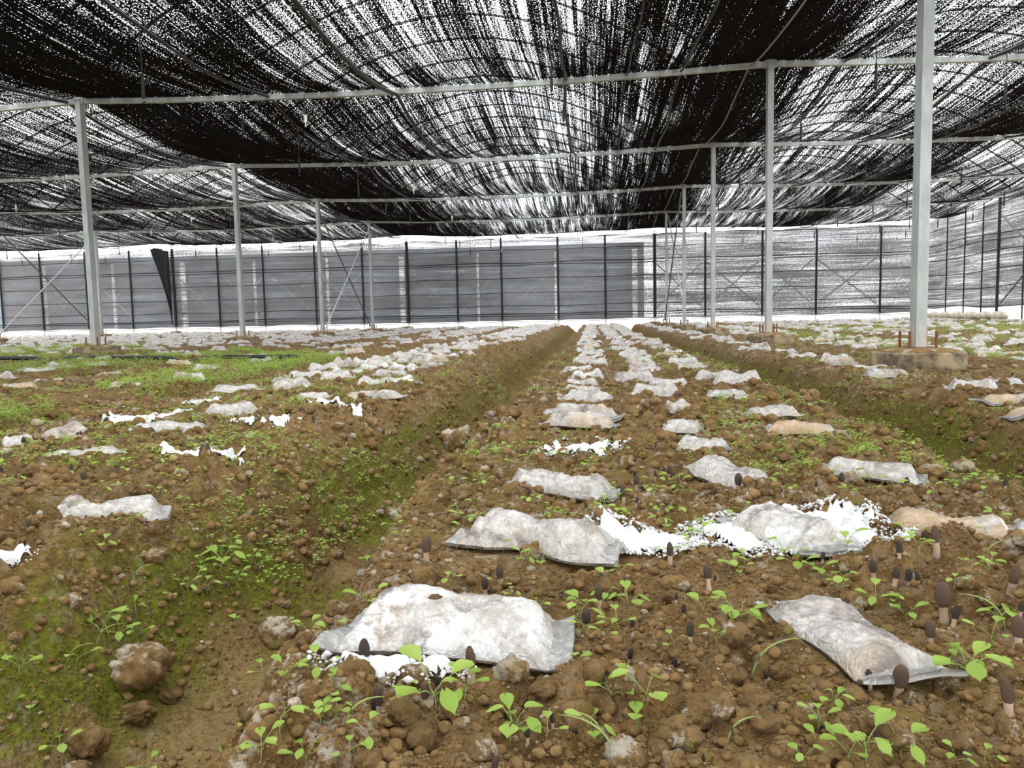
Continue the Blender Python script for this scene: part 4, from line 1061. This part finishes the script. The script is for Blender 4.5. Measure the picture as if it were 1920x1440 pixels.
for px, py, h in SEED_PX:
    p = on_z(px, py, 0.0)
    for _ in range(4): p = (p + on_z(px, py, height1(p[0], p[1])))/2
    d = float(to_px(p)[2]); items.append(dict(x=p[0], y=p[1], z=height1(p[0], p[1]), H=h*d/FPX*1.0, desc='tall seedling' if h > 70 else 'round-leaved seedling' if h > 40 else 'small two-tone seedling'))
for it in items:
    if it['desc'].startswith('small'): it['desc'] = 'small green seedling'
tries = 0
while len(items) < 300:
    y = .75+1.55*random.random()**.9; x = random.uniform(-.92, .72)*y
    u, v, d = to_px((x, y, 0))
    if not (0 < u < 1920 and v < 1430): continue
    t = float(trench_t(np.array([x]), np.array([y]))[1][0])
    if flat_mask(np.array([x]), np.array([y]))[0] > .45: continue
    if t > .85 and random.random() < .75: continue
    if y < 1.1 and random.random() < .6: continue
    items.append(dict(x=x, y=y, z=height1(x, y), H=random.uniform(.018, .032), desc='small green seedling'))
rel_labels(items, None, .45, lambda it: zone(it, 'small green seedling'))
for i, it in enumerate(items):
    st, lv = SV[i % 10]
    o = empty('seedling', (it['x'], it['y'], it['z']), random.uniform(0, 6.28)); o.scale = (it['H'],)*3
    tag(o, it['label'], 'seedling', 'weed seedlings sprouting from the soil')
    link('stem', st, o)
    for l in lv: link('leaf', l, o)
# the mass of farther seedlings
def seed_stuff(n, name, label, seed, region):
    rg = np.random.default_rng(seed); shapes = []
    for k in range(6):
        r = random.Random(seed*10+k); V = []; F = []
        def quad(a, b, c, d): i = len(V); V.extend([a, b, c, d]); F.append((i, i+1, i+2, i+3))
        for j in range(r.choice([3, 4, 5])):
            a = r.uniform(0, 6.28); q = r.uniform(.1, .45); z = r.uniform(.55, 1.0); L = r.uniform(.35, .6); w = r.uniform(.15, .24)
            c, s = math.cos(a), math.sin(a); f = lambda u, v, zz: (c*(q+u)-s*v, s*(q+u)+c*v, zz)
            quad(f(0, 0, z), f(L*.55, -w, z+.05), f(L, 0, z-.05), f(L*.55, w, z+.05))
            quad(f(-q-.02, 0, 0), f(-q+.02, 0, 0), f(.03, 0, z), f(0, 0, z))
        shapes.append((np.array(V), np.array(F)))
    x, y, h = region(rg, n)
    u, v, d = to_px(np.stack([x, y, y*0], -1)); ok = (u > -60) & (u < 1980); x, y, h = x[ok], y[ok], h[ok]
    ok = flat_mask(x.copy(), y.copy()) < .5; x, y, h = x[ok], y[ok], h[ok]; z = height(x, y); sh = rg.integers(0, 6, len(x)); a = rg.random(len(x))*6.283
    VV = []; FF = []; off = 0
    for k in range(6):
        s = sh == k; S, F0 = shapes[k]; m = s.sum()
        co, si = np.cos(a[s])[:, None], np.sin(a[s])[:, None]; hh = h[s][:, None]
        X = (S[None, :, 0]*co-S[None, :, 1]*si)*hh+x[s][:, None]; Y = (S[None, :, 0]*si+S[None, :, 1]*co)*hh+y[s][:, None]; Z = S[None, :, 2]*hh+z[s][:, None]-.001
        VV.append(np.stack([X, Y, Z], -1).reshape(-1, 3)); FF.append((F0[None]+(np.arange(m)*len(S))[:, None, None]).reshape(-1, 4)+off); off += m*len(S)
    o = link(name, np_mesh(name, np.concatenate(VV), np.concatenate(FF), MAT['leaf'])); tag(o, label, 'seedlings', kind='stuff')
def reg_mid(rg, n):
    y = 1.3*(9/1.3)**rg.random(n); x = (rg.random(n)*1.72-.98)*y
    _, t = trench_t(x, y); k = (fbm(x*1.5, y*1.5, 3, 600) + .12*t*(1-t)*4 - .25*(t > .9) > .46+.1*(rg.random(n)-.5)) & ((x > -3) | (rg.random(n) < .5))
    x, y = x[k], y[k]; return x, y, (.012+.016*rg.random(len(x)))*np.clip(y/3, .8, 1.15)
def reg_left(rg, n):
    x = -2.3-rg.random(n)**1.2*10; y = 2.6+rg.random(n)*10; k = (fbm(x*.8, y*.8, 3, 610) > .36) & (y < 4.5+(-x)*1.15); x, y = x[k], y[k]; return x, y, .022+.026*rg.random(len(x))
def reg_right(rg, n):
    x = 2.4+rg.random(n)*7.4; y = 5+rg.random(n)*15; k = (fbm(x*.7, y*.5, 3, 620) > .43); x, y = x[k], y[k]; return x, y, .02+.03*rg.random(len(x))
seed_stuff(17000, 'seedlings', 'carpet of small green seedlings between the bags of the near beds', 31, reg_mid)
seed_stuff(34000, 'green_seedlings', 'bright green carpet of seedlings on the beds before the thin post', 32, reg_left)
seed_stuff(16000, 'green_weeds', 'green carpet of weeds on the beds behind the thick post', 33, reg_right)
# a few grass blades
GR = [(180, 1195, 60, 1), (205, 1200, 85, -1), (120, 1190, 60, 1), (1155, 1430, 120, -1), (650, 1370, 80, 1), (1410, 1275, 110, 1), (1130, 1385, 70, -1), (250, 1110, 50, 1), (1885, 1180, 90, -1), (1365, 1390, 70, 1), (125, 965, 40, 1), (1560, 800, 30, 1), (1840, 1060, 70, 1)]
items = []
for px, py, h, sg in GR:
    p = on_z(px, py, 0.0)
    for _ in range(4): p = (p + on_z(px, py, height1(p[0], p[1])))/2
    items.append(dict(x=p[0], y=p[1], z=height1(p[0], p[1]), H=h*float(to_px(p)[2])/FPX, s=sg, desc='thin arching grass blade'))
rel_labels(items, None, .5, lambda it: zone(it, 'thin arching grass blade'))
for it in items:
    m = MB(); H = it['H']; pts = []
    m.tube([(it['s']*H*.9*t**1.8, .1*H*t, H*(1.5*t-.75*t*t)) for t in np.linspace(0, 1, 9)], [.0011]*6+[.0009, .0006, .0003], 4)
    o = m.build('grass_blade', MAT['stem'], None, True); o.location = (it['x'], it['y'], it['z']-.002); tag(o, it['label'], 'grass blade', 'grass blades')
